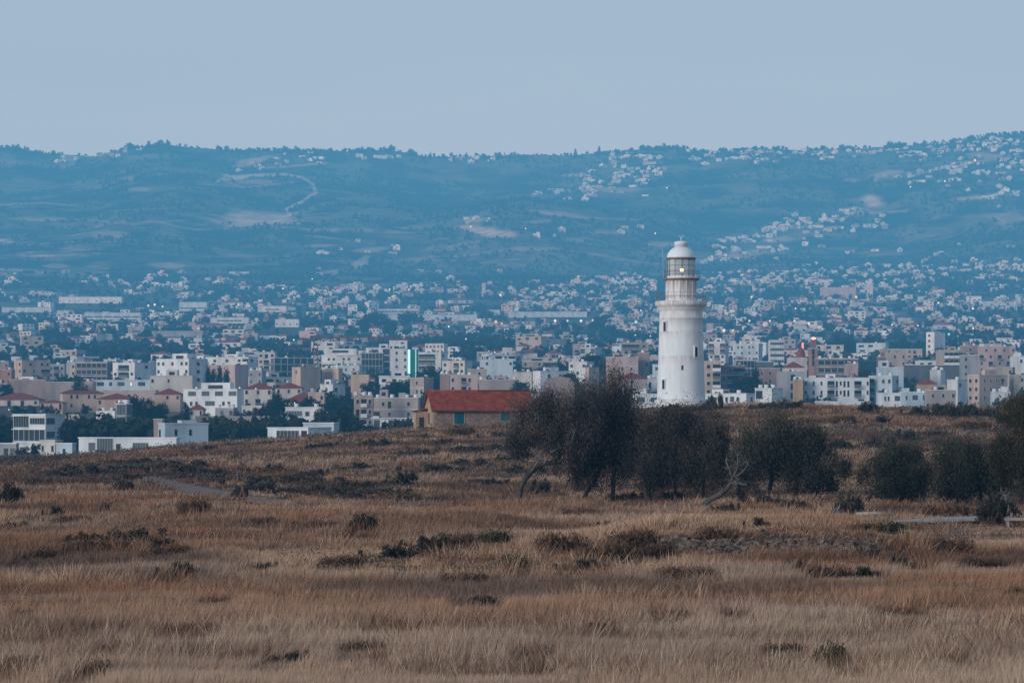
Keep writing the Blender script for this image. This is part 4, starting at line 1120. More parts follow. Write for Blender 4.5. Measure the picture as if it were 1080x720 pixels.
def wall_box(w, d, h, parapet=.55):
    mb = MB(); x, y = w / 2, d / 2; t = .22
    z0 = -4.0
    vs = [(-x, -y, z0), (x, -y, z0), (x, y, z0), (-x, y, z0), (-x, -y, h), (x, -y, h), (x, y, h), (-x, y, h)]
    fs = [(0, 1, 5, 4), (1, 2, 6, 5), (2, 3, 7, 6), (3, 0, 4, 7)]
    if parapet:
        vs += [(-x + t, -y + t, h), (x - t, -y + t, h), (x - t, y - t, h), (-x + t, y - t, h)]
        vs += [(-x + t, -y + t, h - parapet), (x - t, -y + t, h - parapet), (x - t, y - t, h - parapet), (-x + t, y - t, h - parapet)]
        fs += [(4, 5, 9, 8), (5, 6, 10, 9), (6, 7, 11, 10), (7, 4, 8, 11), (9, 13, 12, 8), (10, 14, 13, 9), (11, 15, 14, 10), (8, 12, 15, 11)]
        mb.add(vs, fs); mb.add([vs[12], vs[13], vs[14], vs[15]], [(0, 1, 2, 3)], 1)
    else:
        mb.add(vs, fs + [(4, 5, 6, 7)])
    return mb

def put(me, name, parent, x, y, z, sx=1, sz=1, rz=0, sy=1):
    o = link(name, me, parent); o.location = (x, y, z); o.scale = (sx, sy, sz); o.rotation_euler = (0, 0, rz)
    return o

def facade(root, patt, w, h, dep, side, sh=3.1, first=.95, rows=None):
    """patt: one string of bays per storey from the top; side 'f' front, 'r' right, 'l' left"""
    L = w if side == 'f' else dep
    for k, row in enumerate(patt):
        zf = h - first - (k + 1) * sh + .55     # floor level of the storey
        if zf < -3: break
        n = len(row); i = 0
        while i < n:
            c = row[i]; run = 1
            if c in 'gGb':
                while i + run < n and row[i + run] == c: run += 1
            bw = L / n; u0 = i * bw; uw = bw * run
            def P(u, me, nm, sx, sz, z):
                if side == 'f': return put(me, nm, root, -w / 2 + u, -dep / 2 - .003, z, sx, sz)
                if side == 'r': return put(me, nm, root, w / 2 + .003, -dep / 2 + u, z, sx, sz, rad(90))
                return put(me, nm, root, -w / 2 - .003, dep / 2 - u, z, sx, sz, rad(-90))
            if c in 'wL': P(u0 + uw * .25, WIN[c], 'window', uw * .5 if uw < 4 else 1.9, 1.35, zf + .95)
            elif c == 'n': P(u0 + uw * .34, bare_win, 'window', uw * .32, 1.3, zf + .95)
            elif c == 'v': P(u0 + uw * .25, bare_win, 'window', uw * .5, 2.1, zf + .25)
            elif c == 'd': P(u0 + uw * .25, bare_win, 'door', min(uw * .5, 1.4), 2.2, zf)
            elif c == 'g': P(u0 + .25, band_win, 'window_band', uw - .5, 1.5, zf + .9)
            elif c == 'G': P(u0 + .2, band_win, 'glass_wall', uw - .4, sh - .5, zf + .15)
            elif c == 'b': P(u0 + .1, balc, 'balcony', uw - .2, 2.9, zf + .05)
            elif c == 'B': P(u0 + .1, balc_solid, 'balcony', uw - .2, 2.9, zf + .05)
            elif c == 'o': P(u0 + .3, bare_win, 'window', uw - .6, 2.3, zf + .1)
            i += run

def bld(label, cat, x0, x1, yt, d, c='white', s=0, th=None, patt=(), side=(), roof='flat', rh=None, sh=3.1, tanks=0, dep=None, pent=None, name=None, first=.95, over=.12, group=None, slabs=False, zb=None, heaters=0):
    f = d / F
    th = rad(th if th is not None else (28 if s else 0))
    w = (x1 - x0) * f / cos(th)
    if s: dep = abs(s) * f / sin(th)
    dep = dep or min(max(7.0, w * .7), 14)
    px = x1 if s >= 0 else x0
    P_ = Vector(((px - CX) * f, d, 0))
    rz = -th if s >= 0 else th
    R = Matrix.Rotation(rz, 4, 'Z')
    cc = P_ - R @ Vector(((w / 2 if s >= 0 else -w / 2), -dep / 2, 0))
    z0 = float(H(P_.x, d)) if zb is None else zb
    ztop = EYE + (HY - yt) * f
    rh = rh if rh is not None else (min(w, dep) * .22 if roof in ('hip', 'gable') else 0)
    h = ztop - z0 - rh
    if h < 2: h = 2.5; 
    nm = name or cat.replace(' ', '_')
    root = empty(nm, (cc.x, cc.y, z0), rz, label=label, cat=cat, group=group or {'house': 'houses of the town', 'apartment block': 'apartment blocks of the town'}.get(cat, 'larger buildings of the town'))
    if roof == 'flat':
        wall_box(w, dep, h).build('wall', [wall_mat(c), roof_grey], root)
        if over:
            mb = MB(); o, t = over, .22
            for a in ((-w / 2 - o, w / 2 + o, -dep / 2 - o, -dep / 2 - .003), (-w / 2 - o, w / 2 + o, dep / 2 + .003, dep / 2 + o), (-w / 2 - o, -w / 2 - .003, -dep / 2 - .002, dep / 2 + .002), (w / 2 + .003, w / 2 + o, -dep / 2 - .002, dep / 2 + .002)):
                mb.box(*a, h - t, h + .03)
            mb.build('cornice', wall_mat('white' if c in ('white', 'bluewhite', 'grey', 'darkgrey') else 'cream'), root)
    else:
        wall_box(w, dep, h, 0).build('wall', wall_mat(c), root)
        if roof == 'gable':
            mb = MB(); t = .004
            if w >= dep:
                for q in (-1, 1): mb.add([(q * w / 2, -dep / 2, h - t), (q * w / 2, dep / 2, h - t), (q * w / 2, 0, h + rh * .93)], [(0, 1, 2) if q > 0 else (0, 2, 1)])
            else:
                for q in (-1, 1): mb.add([(-w / 2, q * dep / 2, h - t), (w / 2, q * dep / 2, h - t), (0, q * dep / 2, h + rh * .93)], [(0, 1, 2) if q < 0 else (0, 2, 1)])
            mb.build('gable', wall_mat(c), root)
        r_ = hip_mesh(w, dep, rh, .35, roof == 'gable').build('roof', roof_red if cat != 'warehouse' else roof_grey, root); r_.location = (0, 0, h)
    facade(root, patt, w, h, dep, 'f', sh, first)
    if side: facade(root, side, w, h, dep, 'r' if s >= 0 else 'l', sh, first)
    if slabs:
        k = 0
        while h - .5 - k * sh > 0:
            mb = MB(); z = h - .35 - k * sh; mb.box(-w / 2 - .25, w / 2 + .25, -dep / 2 - .35, -dep / 2 - .004, z - .16, z + .05); mb.build('floor_slab', wall_mat('white'), root); k += 1
    r = random.Random(int(x0 * 13 + yt * 7))
    if roof == 'flat' and 650 < d < 1600 and cat in (AB, HO, 'hotel', 'office') and label:
        if not tanks: tanks = r.choice([0, 1, 2, 3])
        if not heaters: heaters = r.choice([0, 1, 2])
        if not pent and r.random() < .45: u = r.uniform(.05, .6); pent = (u, u + r.uniform(.2, .35), r.uniform(1.6, 2.4))
        if cat == AB and not slabs and r.random() < .35:
            for k in range(int(h / sh)):
                mb = MB(); z = h - first - (k + 1) * sh + .42; mb.box(-w / 2 - .06, w / 2 + .06, -dep / 2 - .12, -dep / 2 - .004, z - .1, z + .06); mb.build('string_course', wall_mat('white'), root)
    if pent:      # set-back top storey: (u0, u1, height)
        for (u0, u1, ph) in ([pent] if not isinstance(pent[0], tuple) else pent):
            a, b = -w / 2 + u0 * w, -w / 2 + u1 * w; pd = min(dep * .6, 6)
            mb = wall_box(b - a, pd, ph, .2); mb.v = [(x, y, max(z, -.5)) for x, y, z in mb.v]
            q = mb.build('roof_room', [wall_mat(c), roof_grey], root); q.location = ((a + b) / 2, dep * .05, h - .5)
            if b - a > 2.5:
                put(bare_win, 'window', q, -(b - a) * .25, -pd / 2 - .003, ph - 2.0, (b - a) * .5, 1.2)
    for i in range(tanks):
        o = put(tank, 'water_tank', root, -w / 2 + w * (i + .5 + r.uniform(-.2, .2)) / max(tanks, 1), r.uniform(-dep * .25, dep * .3), h - .5, 1, 1, r.random())
    for i in range(heaters):
        o = put(dish, 'solar_heater', root, -w / 2 + w * (i + .5 + r.uniform(-.3, .3)) / heaters, r.uniform(-dep * .3, dep * .2), h - .5)
    FOOT.append((cc.x, cc.y, max(w, dep) * .55))
    BOXES.append((x0 if s >= 0 else x0 + s, (x1 + s) if s >= 0 else x1, yt, d))
    return root
# ------------------------------------------------------------------ the nearer town, building by building
# lowest row, behind the crest on the left
bld('white framed two storey house with deep glazed balconies, one window glowing', HO, 10, 48, 436.5, 690, 'white', 16, 30, ['Gg', 'GG'], ['g.', 'g.'], sh=3.3, first=.6, slabs=True, name='framed_house')
bld('grey low house at the left frame edge below the glazed one', HO, -6, 17, 467, 640, 'grey', 2, 20, ['.og'], sh=3.2)
bld('little whitish pavilion right of the glazed house', HO, 41, 58, 464, 610, 'cream', 6, 30, ['w.w'], ['w'], sh=3.0)
bld('flat blue-white shed beside the little pavilion', HO, 58, 76, 467, 590, 'bluewhite', 3, 20, ['.d.'], sh=3.0)
bld('long low white building with a garage door and dark openings behind the crest', HO, 77, 186, 461.2, 525, 'white', 3, 20, ['.gGGd.gg...'], sh=3.6, first=.35, dep=9, name='long_house')
bld('blue-white cube house with a small parapet block on its roof', HO, 174, 217, 446, 600, 'bluewhite', -9, 30, ['.n.n..'], ['d.'], sh=3.2, pent=(.42, .78, 1.1))
bld('small pinkish stair tower at the left side of the blue-white cube house', HO, 162, 171, 441.5, 610, 'pink', 0, None, ['.'], dep=4, name='stair_tower')
bld('low white flat building with a glazed front, on the crest left of the stone house', HO, 280, 325, 450.5, 560, 'white', 22, 30, ['.gggo'], ['.'], sh=3.2, first=.4)
bld('white box rising behind the low glazed one', HO, 319, 352, 445.5, 575, 'bluewhite', 5, 20, ['...'], sh=3.2, first=.4)
bld('white pillared hall with a flat slab roof left of the stone house', 'hall', 393, 440, 440.5, 700, 'white', 3, 15, ['GoGoGo', 'GoGoGo'], sh=3.3, first=.7, over=.5)
bld('ochre apartment block with reddish balconies and water tanks on its roof', AB, 374, 393, 416.5, 880, 'peach', -1, 10, ['LBw', 'wBw', 'vBw', 'wBw'][1:] + ['wBw'], sh=3.2, tanks=3, dep=10)
bld('dull beige block joined to the balconied ochre one, several tanks on top', AB, 393.5, 441, 419, 890, 'greybeige', 2, 15, ['.wv..w.', 'B.w..w.', 'w.w.w..'], sh=3.2, tanks=6, pent=[(.12, .3, 3), (.55, .7, 2)], heaters=2)
bld('narrow dark glass tower block among the tall trees', AB, 122, 133, 425.5, 730, 'grey', 5, 30, ['G', 'G', 'G'], ['G', 'G', 'G'], sh=3.3, first=.4, name='stair_tower')
bld('white low pavilion on the road under the red hip roofs', HO, 300, 338, 429, 840, 'white', 3, 20, ['ggww'], sh=3.2)
bld('small white house with a red roof between the dark pines', HO, 200, 214, 426, 880, 'cream', 0, None, ['w.w'], sh=3.0, roof='hip', rh=1.6, first=.2, dep=8)
bld('long pale garden wall above the dark tree belt', 'wall', 206, 284, 438.5, 820, 'greybeige', 0, None, (), dep=.6, over=0, name='garden_wall')['kind'] = 'thing'
bld('low grey pavilion beside the garden wall', HO, 226, 246, 429.5, 860, 'grey', 4, 25, ['.g.g'], ['.'], sh=3.0)
bld('cream flat house over the garden wall right of the grey pavilion', HO, 254, 276, 427.5, 880, 'cream', 4, 25, ['w.gw'], ['.'], sh=3.0)
bld('low white terrace house under the peach villa, among trees', HO, 100, 121, 433, 900, 'white', 4, 25, ['.ww.'], ['.'], sh=3.0)
bld('small pink house left of the two dark pines, below the villa', HO, 138, 150, 431, 920, 'pink', 3, 25, ['w.w'], ['.'], sh=3.0)
bld('grey-beige house behind the glazed balcony house', HO, 62, 84, 437, 800, 'greybeige', 4, 25, ['.w.w'], ['.'], sh=3.0)
# red roofed villas
bld('peach villa with a dark red roof and six small windows', VI, 66, 107, 411.5, 1000, 'peach', -4, 20, ['.nn.nn.', '.n.n...'], sh=3.1, roof='hip', rh=1.0, first=.3, dep=11)
bld('peach wing of the red roofed villa, low, with two arched openings', VI, 42, 66, 421.5, 985, 'peach', 0, None, ['v.w.v'], sh=3.1, roof='hip', rh=.9, first=.2, dep=9)
bld('wide red roof wing right of the peach villa', VI, 102, 140, 414.5, 990, 'peach', 0, None, ['w..w..'], sh=3.1, roof='hip', rh=2.0, first=.2, dep=12)
bld('broad low house with a big dark red hip roof at the left edge', HO, -8, 41, 414, 1080, 'cream', 0, None, ['w.v.v.w'], sh=3.1, roof='hip', rh=2.6, first=.2, dep=14)
bld('red roofed house with a peach gable room left of the white modern villa', HO, 163, 190, 409, 1010, 'peach', 0, None, ['..w.w'], sh=3.1, roof='hip', rh=2.2, first=.2, dep=10)
bld('white modern villa of two stepped storeys with wide windows', VI, 190, 250, 410, 930, 'white', 6, 25, ['.gg.gg.gg.gg', '.ww.gg.ww.'], sh=3.2, pent=(.30, .84, 2.6), first=.5)
bld('white house under a wide red hip roof right of the modern villa', HO, 257, 287, 403, 965, 'cream', 0, None, ['w.w.w', 'w.b.w'], sh=3.1, roof='hip', rh=2.2, first=.2, dep=12)
bld('pale house with a red hip roof beside the bare tan box', HO, 291, 318, 403, 1000, 'cream', 0, None, ['w.w.w'], sh=3.1, roof='hip', rh=2.0, first=.2, dep=12)
bld('large low villa with a faded red roof above the lit street', VI, 296, 340, 414, 940, 'cream', 0, None, ['w.v.v.w'], sh=3.1, roof='hip', rh=3.2, first=.2, dep=13)
bld('ochre cube in front of the faded red roof', HO, 325, 342, 413.5, 935, 'peach', 0, None, ['w.w'], sh=3.0, dep=7)
# middle rows, left
bld('pink cube between the villa roof and the tan halls', HO, 85, 98, 402, 1060, 'pink', 0, None, ['.n.'], sh=3.1, dep=8)
bld('long tan hall behind the left red roof', 'hall', 9, 48, 400, 1150, 'pinkbrown', 0, None, ['.'], sh=4, dep=16)
bld('beige hall joined to the right of the tan hall', 'hall', 48, 79, 402.5, 1130, 'greybeige', 0, None, ['.'], sh=4, dep=16)
bld('low blue-white showroom with one bright lit doorway', 'shop', 97, 158, 400.5, 1120, 'bluewhite', 0, None, ['.gg.g.gg.L.gg.'], sh=3.4, first=.4, dep=12)
bld('pinkish long wall building beneath the blue-white showroom', 'hall', 108, 164, 411, 1040, 'pink', 0, None, ['...w...'], sh=3.4, dep=10)
bld('cream block with a blank wall under the big white apartments', AB, 158, 203, 396, 1090, 'cream', 0, None, ['w..n....'], sh=3.2, dep=12, pent=(.36, .62, 2.8))
bld('white four storey apartments with three balconies and a blue shaded side', AB, 116, 142, 382, 1280, 'white', 22, 38, ['.bb.', 'wbbw', '.bbw', '.bb.'], ['.w.', '...', '.w.'], sh=3.2, tanks=2)
bld('big white apartment block with a penthouse and many square windows', AB, 162, 199, 378, 1120, 'white', 17, 32, ['ww.w.ww', 'w.wLw.w', 'w.w.w.w', '.w.w.w.'], ['.w.', '.w.', '.w.'], sh=3.15, pent=(.32, .78, 2.6), tanks=1)
bld('brown louvred building with horizontal sunshades', 'office', 80, 113, 381.5, 1290, 'brown', 0, None, ['gggg', 'gggg', 'gggg'], sh=3.0, slabs=True, dep=12)
bld('narrow cream house at the left end of the brown louvred building', HO, 70, 79.5, 382, 1300, 'cream', 0, None, ['.w', '.w'], sh=3.1, dep=9)
bld('peach four storey block with a row of dark windows near the left edge', AB, 23, 50, 379.5, 1300, 'peach', -11, 35, ['.w.ww', 'w.w.bb', '.w.w.w'], ['.w', '.w'], sh=3.1, heaters=2)
bld('grey apartments beside the peach four storey block', AB, 51, 68, 384, 1330, 'grey', 0, None, ['wbw', 'wbw', 'wbw'], sh=3.1, dep=10, tanks=1)
bld('terracotta house at the very left edge', HO, -6, 12, 389.5, 1230, 'terracotta', 0, None, ['w.w', '.ww'], sh=3.1, dep=9)
bld('dark red house at the left edge above the terracotta one', HO, -6, 9, 381, 1400, 'pinkbrown', 0, None, ['w.w', 'w.'], sh=3.1, dep=9)
bld('long pink apartment house behind a row of cypresses', AB, 213, 248, 384.5, 1180, 'pink', 12, 30, ['.......', '.w.w.w.', 'w.w.w.w'], ['...'], sh=3.1)
bld('white and pink stepped block above the long pink house', AB, 214, 262, 376, 1350, 'white', 8, 30, ['.w.w.wB', 'bwbwbw.', 'w.w.w.w'], ['w'], sh=3.0, tanks=3, heaters=2)
bld('grey rear block right of the cypress row', AB, 262, 276, 390, 1240, 'grey', 4, 30, ['w.w', 'w.w'], sh=3.1)
bld('dark glazed office with a grid facade', 'office', 289, 330, 377, 1350, 'darkgrey', -4, 25, ['GGGGGG', 'GGGGGG', 'GGGGGG', 'GGGGGG', 'GGGGGG'], ['GG', 'GG', 'GG', 'GG'], sh=3.4, first=.4)
bld('pale apartments with dark arches left of the glazed office', AB, 272, 290, 371, 1450, 'cream', 0, None, ['wvw', 'wbw', 'wbw', 'wvw'], sh=3.1, tanks=2, dep=10)
bld('bare tan box with one small window and a pinkish side', HO, 307, 317, 387, 1140, 'peach', 20, 50, ['.w.', '...'], ['.', '.'], sh=3.1, tanks=1)
bld('tan box right of the crane mast', HO, 339, 357, 388, 1150, 'peach', 4, 30, ['...', '...'], sh=3.1)
bld('tan cube lower right of the crane mast', HO, 370, 389, 395, 1090, 'peach', 0, None, ['...', '..'], sh=3.1, dep=9, pent=(.0, .4, 2.2))
bld('white house with two square windows under the crane', HO, 337, 351, 405, 1000, 'white', 12, 35, ['.w.', '.w.', '.w'], ['w.', '.', '.'], sh=3.1, pent=(.1, .6, 2.2))
bld('white stepped office with a roof slab behind the crane jib', 'office', 338, 381, 374, 1420, 'white', 3, 20, ['.ww.ww.w', 'gggggggg', '.www.ww.'], sh=3.3, pent=(.05, .86, 3.6), slabs=True)
bld('lower blue-white wing under the stepped office', 'office', 350, 379, 385, 1330, 'bluewhite', 3, 25, ['.w.w.w.', 'w.w.w.w'], ['.'], sh=3.2)
bld('dark blue glazed block left of the green-lit one', 'office', 381, 404, 372, 1400, 'darkgrey', 0, None, ['GGGG', 'GGGG', 'GGGG', 'GGGG'], sh=3.3, first=.4, dep=10)
bld('white upper block with a dark glass front left of the green-lit office', 'office', 388, 411, 366.5, 1440, 'white', 0, None, ['w.w.GG', '...GGG', '...GGG', '..GGG', '.GG'], sh=3.3, dep=10, pent=(.5, .9, 2.4))
root_lit = bld('white office with a glass corner edged by glowing green strips', 'office', 411.5, 429.5, 367.5, 1370, 'white', 0, None, ['.w.w', '.w.w', '.w.w', '.w.w', '.w.w'], sh=3.3, dep=12, tanks=2, pent=(.1, .6, 2.6), name='lit_office')
def lit_corner():
    d = 1370; f = d / F
    x0, x1 = (429.6 - 420.5) * f, (440.5 - 420.5) * f
    zt, zb_ = EYE + (HY - 368.5) * f - root_lit.location.z, EYE + (HY - 400) * f - root_lit.location.z
    mb = MB(); mb.box(x0, x1, -5.9, 4, -4, zt); mb.build('glass_corner', paint('teal_glass', (.035, .15, .17), .15, .3, .3), root_lit)
    for a, b, s in ((430.0, 432.6, 2.0), (437.9, 439.1, 1.1)):
        mb = MB(); mb.box((a - 420.5) * f, (b - 420.5) * f, -6.25, -5.91, zb_, zt)
        mb.build('light_strip', emit('green_neon' + ('_dim' if s < 2 else ''), (.50, 1.0, .90), s * .62), root_lit)
lit_corner()
bld('long beige block behind the grey roofs left of the stone house', AB, 432, 447, 398, 1020, 'greybeige', 10, 40, ['.w.', '.ww', 'w.w'], ['.', '.'], sh=3.1, tanks=1)
bld('dull red block whose side wall shows above the stone house ridge', AB, 464, 474, 394, 1010, 'pinkbrown', 0, None, ['..', '..'], sh=3.1, dep=12)
bld('pink apartments with small balconies above the stone house', AB, 474.5, 504, 395, 1005, 'pink', 0, None, ['w.bw.', 'w.Bw.', 'w.w.w'], sh=3.1, dep=12, tanks=2)
bld('long grey-brown flat block with tanks along its roof', AB, 505, 546, 400, 1000, 'greybeige', 0, None, ['........', '.......'], sh=3.1, dep=14, tanks=5, heaters=2)
bld('windowless brown gabled hall above the end of the red roof', 'hall', 574, 606, 396.5, 930, 'pinkbrown', 0, None, ['.'], sh=4, roof='flat', dep=18, over=0, name='gabled_hall')
bld('low teal walled court beside the brown gabled hall', 'shop', 559, 574, 415.5, 900, 'bluewhite', 0, None, ['gg'], sh=3.4, dep=8)
bld('cream wall building with a leafy mural panel', HO, 541, 561, 392, 1090, 'cream', 0, None, ['.', '.'], sh=3.2, dep=9)
bld('pale block with a long light blue side wall', AB, 562, 570, 391, 1080, 'white', 30, 60, ['.', '.'], ['.w.w.', '.'], sh=3.1)
bld('light blue blank apartment block above the brown flat roofs', AB, 506, 541, 379, 1300, 'bluewhite', 0, None, ['.w....w', '.......', '.w.w.w.'], sh=3.1, dep=12, tanks=2)
bld('tan and red block stepping down left of the light blue one', AB, 493, 513, 389, 1200, 'beige', 0, None, ['w.w.', '.w.w', 'w.w.'], sh=3.1, dep=10, tanks=1)
bld('pale cream apartments left of the light blue block', AB, 466, 490, 380, 1330, 'cream', 8, 35, ['w.bw', 'w.bw', 'w.w.', '.w.w'], ['.'], sh=3.1, tanks=2)
bld('grey white apartments with long balconies behind the green-lit office', AB, 441, 465, 371, 1480, 'white', 5, 30, ['bbb.', 'bbb.', 'bbb.', 'bbb.'], ['w'], sh=3.1, tanks=1, heaters=2)
bld('white hotel with a grid of windows above the green-lit office', 'hotel', 448, 468, 362, 1750, 'white', 4, 25, ['wwwww', 'wwwww', 'wwwww'], sh=3.1)
# centre to lighthouse
bld('pink apartments with three dark windows left of the lighthouse', AB, 640, 673, 376, 1150, 'pink', 0, None, ['.......', '.w.w.w.', '.......', '.w.w.w.'], sh=3.1, dep=12, heaters=3)
bld('taller brownish stair wing at the right of the pink apartments', AB, 673.5, 685, 371.5, 1165, 'pinkbrown', 0, None, ['.', '.n', '.', '.'], sh=3.1, dep=10)
bld('grey upper apartments behind the pink three window block', AB, 656, 684, 361, 1450, 'greybeige', 0, None, ['bbw', 'wbw', 'bww', 'w.w'], sh=3.1, dep=12, tanks=2)
bld('ochre corner house with one square window above the tall tree', HO, 621, 632, 387, 1100, 'peach', -4, 40, ['.w.', '.w.', '...'], ['.'], sh=3.1, tanks=1)
bld('white house with a dark red hip roof left of the lighthouse', HO, 650, 683, 392, 960, 'greybeige', 0, None, ['..w..', 'b.b.b'], sh=3.1, roof='hip', rh=2.2, first=.2, dep=12)
bld('white building with wide windows touching the lighthouse foot', HO, 666, 695, 415, 900, 'white', 0, None, ['.gg.gg', 'gg.gg.'], sh=3.2, dep=10)
bld('slim white house between the red roof and the tower', HO, 683, 698, 399, 980, 'white', 0, None, ['d.w', 'G.w', '.w.'], sh=3.1, dep=8)
bld('pale house with a blue roof edge right of the peach corner house', HO, 600, 619, 381, 1220, 'white', 8, 30, ['w.w', '.w.', 'w.w'], ['.'], sh=3.1, tanks=1)
bld('teal fronted block among dark trees left of the pink apartments', AB, 612, 628, 366, 1500, 'bluewhite', 7, 35, ['G.G', '.G.', '...'], ['.'], sh=3.1, pent=(.2, .6, 2.5))
# right of the lighthouse
bld('peach apartments with white balconies right beside the lighthouse', AB, 743, 760, 381, 1050, 'peach', 0, None, ['wB', 'wb', 'wB', 'wb'], sh=3.1, dep=12, tanks=1)
bld('brown apartments with recessed balconies right of the peach ones', AB, 760.5, 786, 385, 1060, 'brown', 0, None, ['.wbb', 'wbb.', '.bbw', 'wbw'], sh=3.1, dep=12)
bld('long low white building with four wide windows right of the lighthouse', HO, 742, 787, 414.5, 820, 'white', 13, 30, ['.gwgwgw.', '........'], ['.w.', '.'], sh=3.4, first=.5)
bld('white porch house with a dark doorway behind the crest', HO, 797.5, 814, 409, 800, 'white', 13, 40, ['o.', '..'], ['.'], sh=3.4, first=.3)
bld('blue-grey block with a dark vertical slot', AB, 822.5, 850, 391.5, 980, 'grey', 0, None, ['.v.', '.v.', '.v.', '.v.'], sh=3.1, dep=12, over=0)
bld('narrow ochre house squeezed against the white apartment block', HO, 839, 847, 400, 955, 'ochre', 0, None, ['.', '.'], sh=3.1, dep=9)
bld('long white apartment block with rows of small windows and balconies', AB, 848, 917, 398, 960, 'white', 0, None, ['w.w.w.bbvwvv.bb.w', 'w.w.w.bbvwvv.bb.w', 'w................'], sh=3.1, dep=13, pent=[(.38, .5, 1.8), (.12, .2, 1.2)], tanks=1, first=1.0)
bld('low white annex with a long awning before the white apartment block', HO, 862, 918, 423, 900, 'white', 0, None, ['.g.g.g.g.'], sh=3.2, dep=7)
bld('brown gallery building stretching behind the white apartment block', 'hall', 862, 905, 377.5, 1180, 'brown', 0, None, ['gggggggg', 'gggggggg'], sh=3.2, dep=12, tanks=4, slabs=True)
bld('small pink cube on the end of the brown gallery', HO, 893, 905, 383.5, 1120, 'pink', 0, None, ['.', '.'], sh=3.1, dep=8)
bld('white sloping fronted block with ribbon floors left of the red church', 'office', 812, 827, 358.5, 1600, 'white', 0, None, ['gggg', 'gggg', 'gggg', 'gggg', 'gggg'], sh=3.3, dep=10, slabs=True)
bld('glazed grey office right of the lighthouse', 'office', 776, 800, 379, 1230, 'grey', 0, None, ['GGGGG', 'GGGGG', 'GGG'], sh=3.3, dep=12)
bld('dark panelled hall with a low red roof right of the glazed grey office', 'hall', 800, 816, 381, 1180, 'darkgrey', 0, None, ['.'], sh=3.3, dep=12)
bld('brick coloured apartments under the dark panelled hall', AB, 801, 823, 388, 1090, 'pinkbrown', 0, None, ['w.w.w', 'w.w.w', '.w.w.', 'w.w.w'], sh=3.1, dep=12)
bld('cream house under a bright red hip roof by the church', HO, 828, 848, 381, 1150, 'cream', 0, None, ['...'], sh=3.1, roof='hip', rh=2.4, first=.2, dep=12)
bld('wide white office with many panes behind the peach apartments', 'office', 774, 800, 362, 1500, 'bluewhite', 5, 30, ['.ww.ww.', 'w.w.w.w', 'ww.ww.w'], sh=3.1, tanks=2)
bld('pinkish apartments with a white front right of the tower shaft', AB, 748, 765, 360, 1520, 'white', 4, 30, ['b.b', 'b.b', 'wbw', 'wbw'], ['w'], sh=3.1, tanks=2)
bld('blue-white apartments with dark balconies joined to the long white block', AB, 918, 941, 396, 960, 'bluewhite', 9, 30, ['b.ww', 'b.w.', 'bwww', 'b.w.'], ['.w', '.w', '.'], sh=3.1, tanks=2)
bld('white blocky house with a roof room above the blue-white apartments', HO, 928, 953, 387, 1060, 'bluewhite', 0, None, ['....', '.w..', 'w..w'], sh=3.1, dep=10, pent=(.05, .4, 3))
bld('small white two storey house with dark red trim before the crest', HO, 928, 950, 414, 850, 'white', 0, None, ['.ww.gg', '....w.'], sh=3.0, first=.9, dep=8)
bld('blue-grey house with wide panes right of the small white one', HO, 950.5, 976, 413, 870, 'bluewhite', 0, None, ['.w.gg.g', 'w.w.ww.'], sh=3.0, dep=9, tanks=2)
bld('beige stepped house with a pinkish upper cube', HO, 937, 955, 371.5, 1250, 'beige', 0, None, ['.w.w', 'w..w', '.w.w'], sh=3.1, dep=9)
bld('brown low cube left of the beige stepped house', HO, 927, 937, 376, 1260, 'brown', 0, None, ['.n', '.', 'w'], sh=3.1, dep=8)
bld('long dark fronted hall under trees at the right', 'hall', 956, 1017, 384.5, 1240, 'darkgrey', 0, None, ['........'], sh=4, dep=16, over=.4)
bld('white cube before the long dark hall', HO, 982, 992, 390, 1080, 'white', 6, 40, ['..', '..'], ['.', '.'], sh=3.1)
bld('rust coloured low gabled house right of the blue-grey house', HO, 968, 988, 399, 1060, 'ochre', 0, None, ['...'], sh=3.1, roof='gable', rh=2.0, dep=10)
bld('white house with a blue side below the white cube', HO, 1000, 1010, 400, 1010, 'white', 12, 40, ['..', '.w'], ['w.', '.'], sh=3.1, tanks=1)
bld('dull grey flats behind the crest bushes at the right', AB, 976, 1008, 411, 930, 'greybeige', 0, None, ['.w.w.w', 'w.w.w.'], sh=3.1, dep=12, tanks=1)
bld('tall grey tower block with one white striped face', AB, 978, 985.5, 350, 1750, 'white', 13, 50, ['w', 'w', 'w', 'w', 'w', 'w'], ['.', '.', '.', '.'], sh=3.3)
bld('tan hotel wing with white balconies right of the dark hall', 'hotel', 991, 1016, 369, 1300, 'beige', 0, None, ['.BBBB', '.BBBB', 'ww.ww'], sh=3.2, dep=12)
bld('brown stair tower of the tan hotel', 'hotel', 1016, 1031, 364, 1320, 'pinkbrown', 0, None, ['.w.', '.', '.'], sh=3.2, dep=9, name='stair_tower')
bld('grey-blue slab with windows down its left edge', AB, 1016, 1032, 374, 1200, 'grey', 0, None, ['w..', 'w..', 'w..', 'w..'], sh=3.1, dep=10)
bld('pinkish apartment row with arched windows at the right', AB, 1033, 1071, 365, 1350, 'pink', 0, None, ['.w.w.w.w', 'b.w.b.w.', 'w.b.w.b.', 'w.w.w.w.'], sh=3.1, dep=12, tanks=3)
bld('white house at the right edge above the beige apartments', HO, 1069, 1085, 376, 1200, 'white', 0, None, ['.w.', '...', 'w.w'], sh=3.1, dep=9)
bld('beige three storey apartments with a grey shaded side', AB, 1023, 1033, 395, 1030, 'peach', 33, 58, ['ww', 'ww', 'ww'], ['.w.w.w.b.', '.w.w.w.b.', '.w...w...'], sh=3.1, first=1.2)
bld('tan apartments behind the beige three storey ones', AB, 1043, 1068, 387, 1130, 'beige', 4, 25, ['....w', '.w.w.', 'w.w.w'], ['.'], sh=3.1)
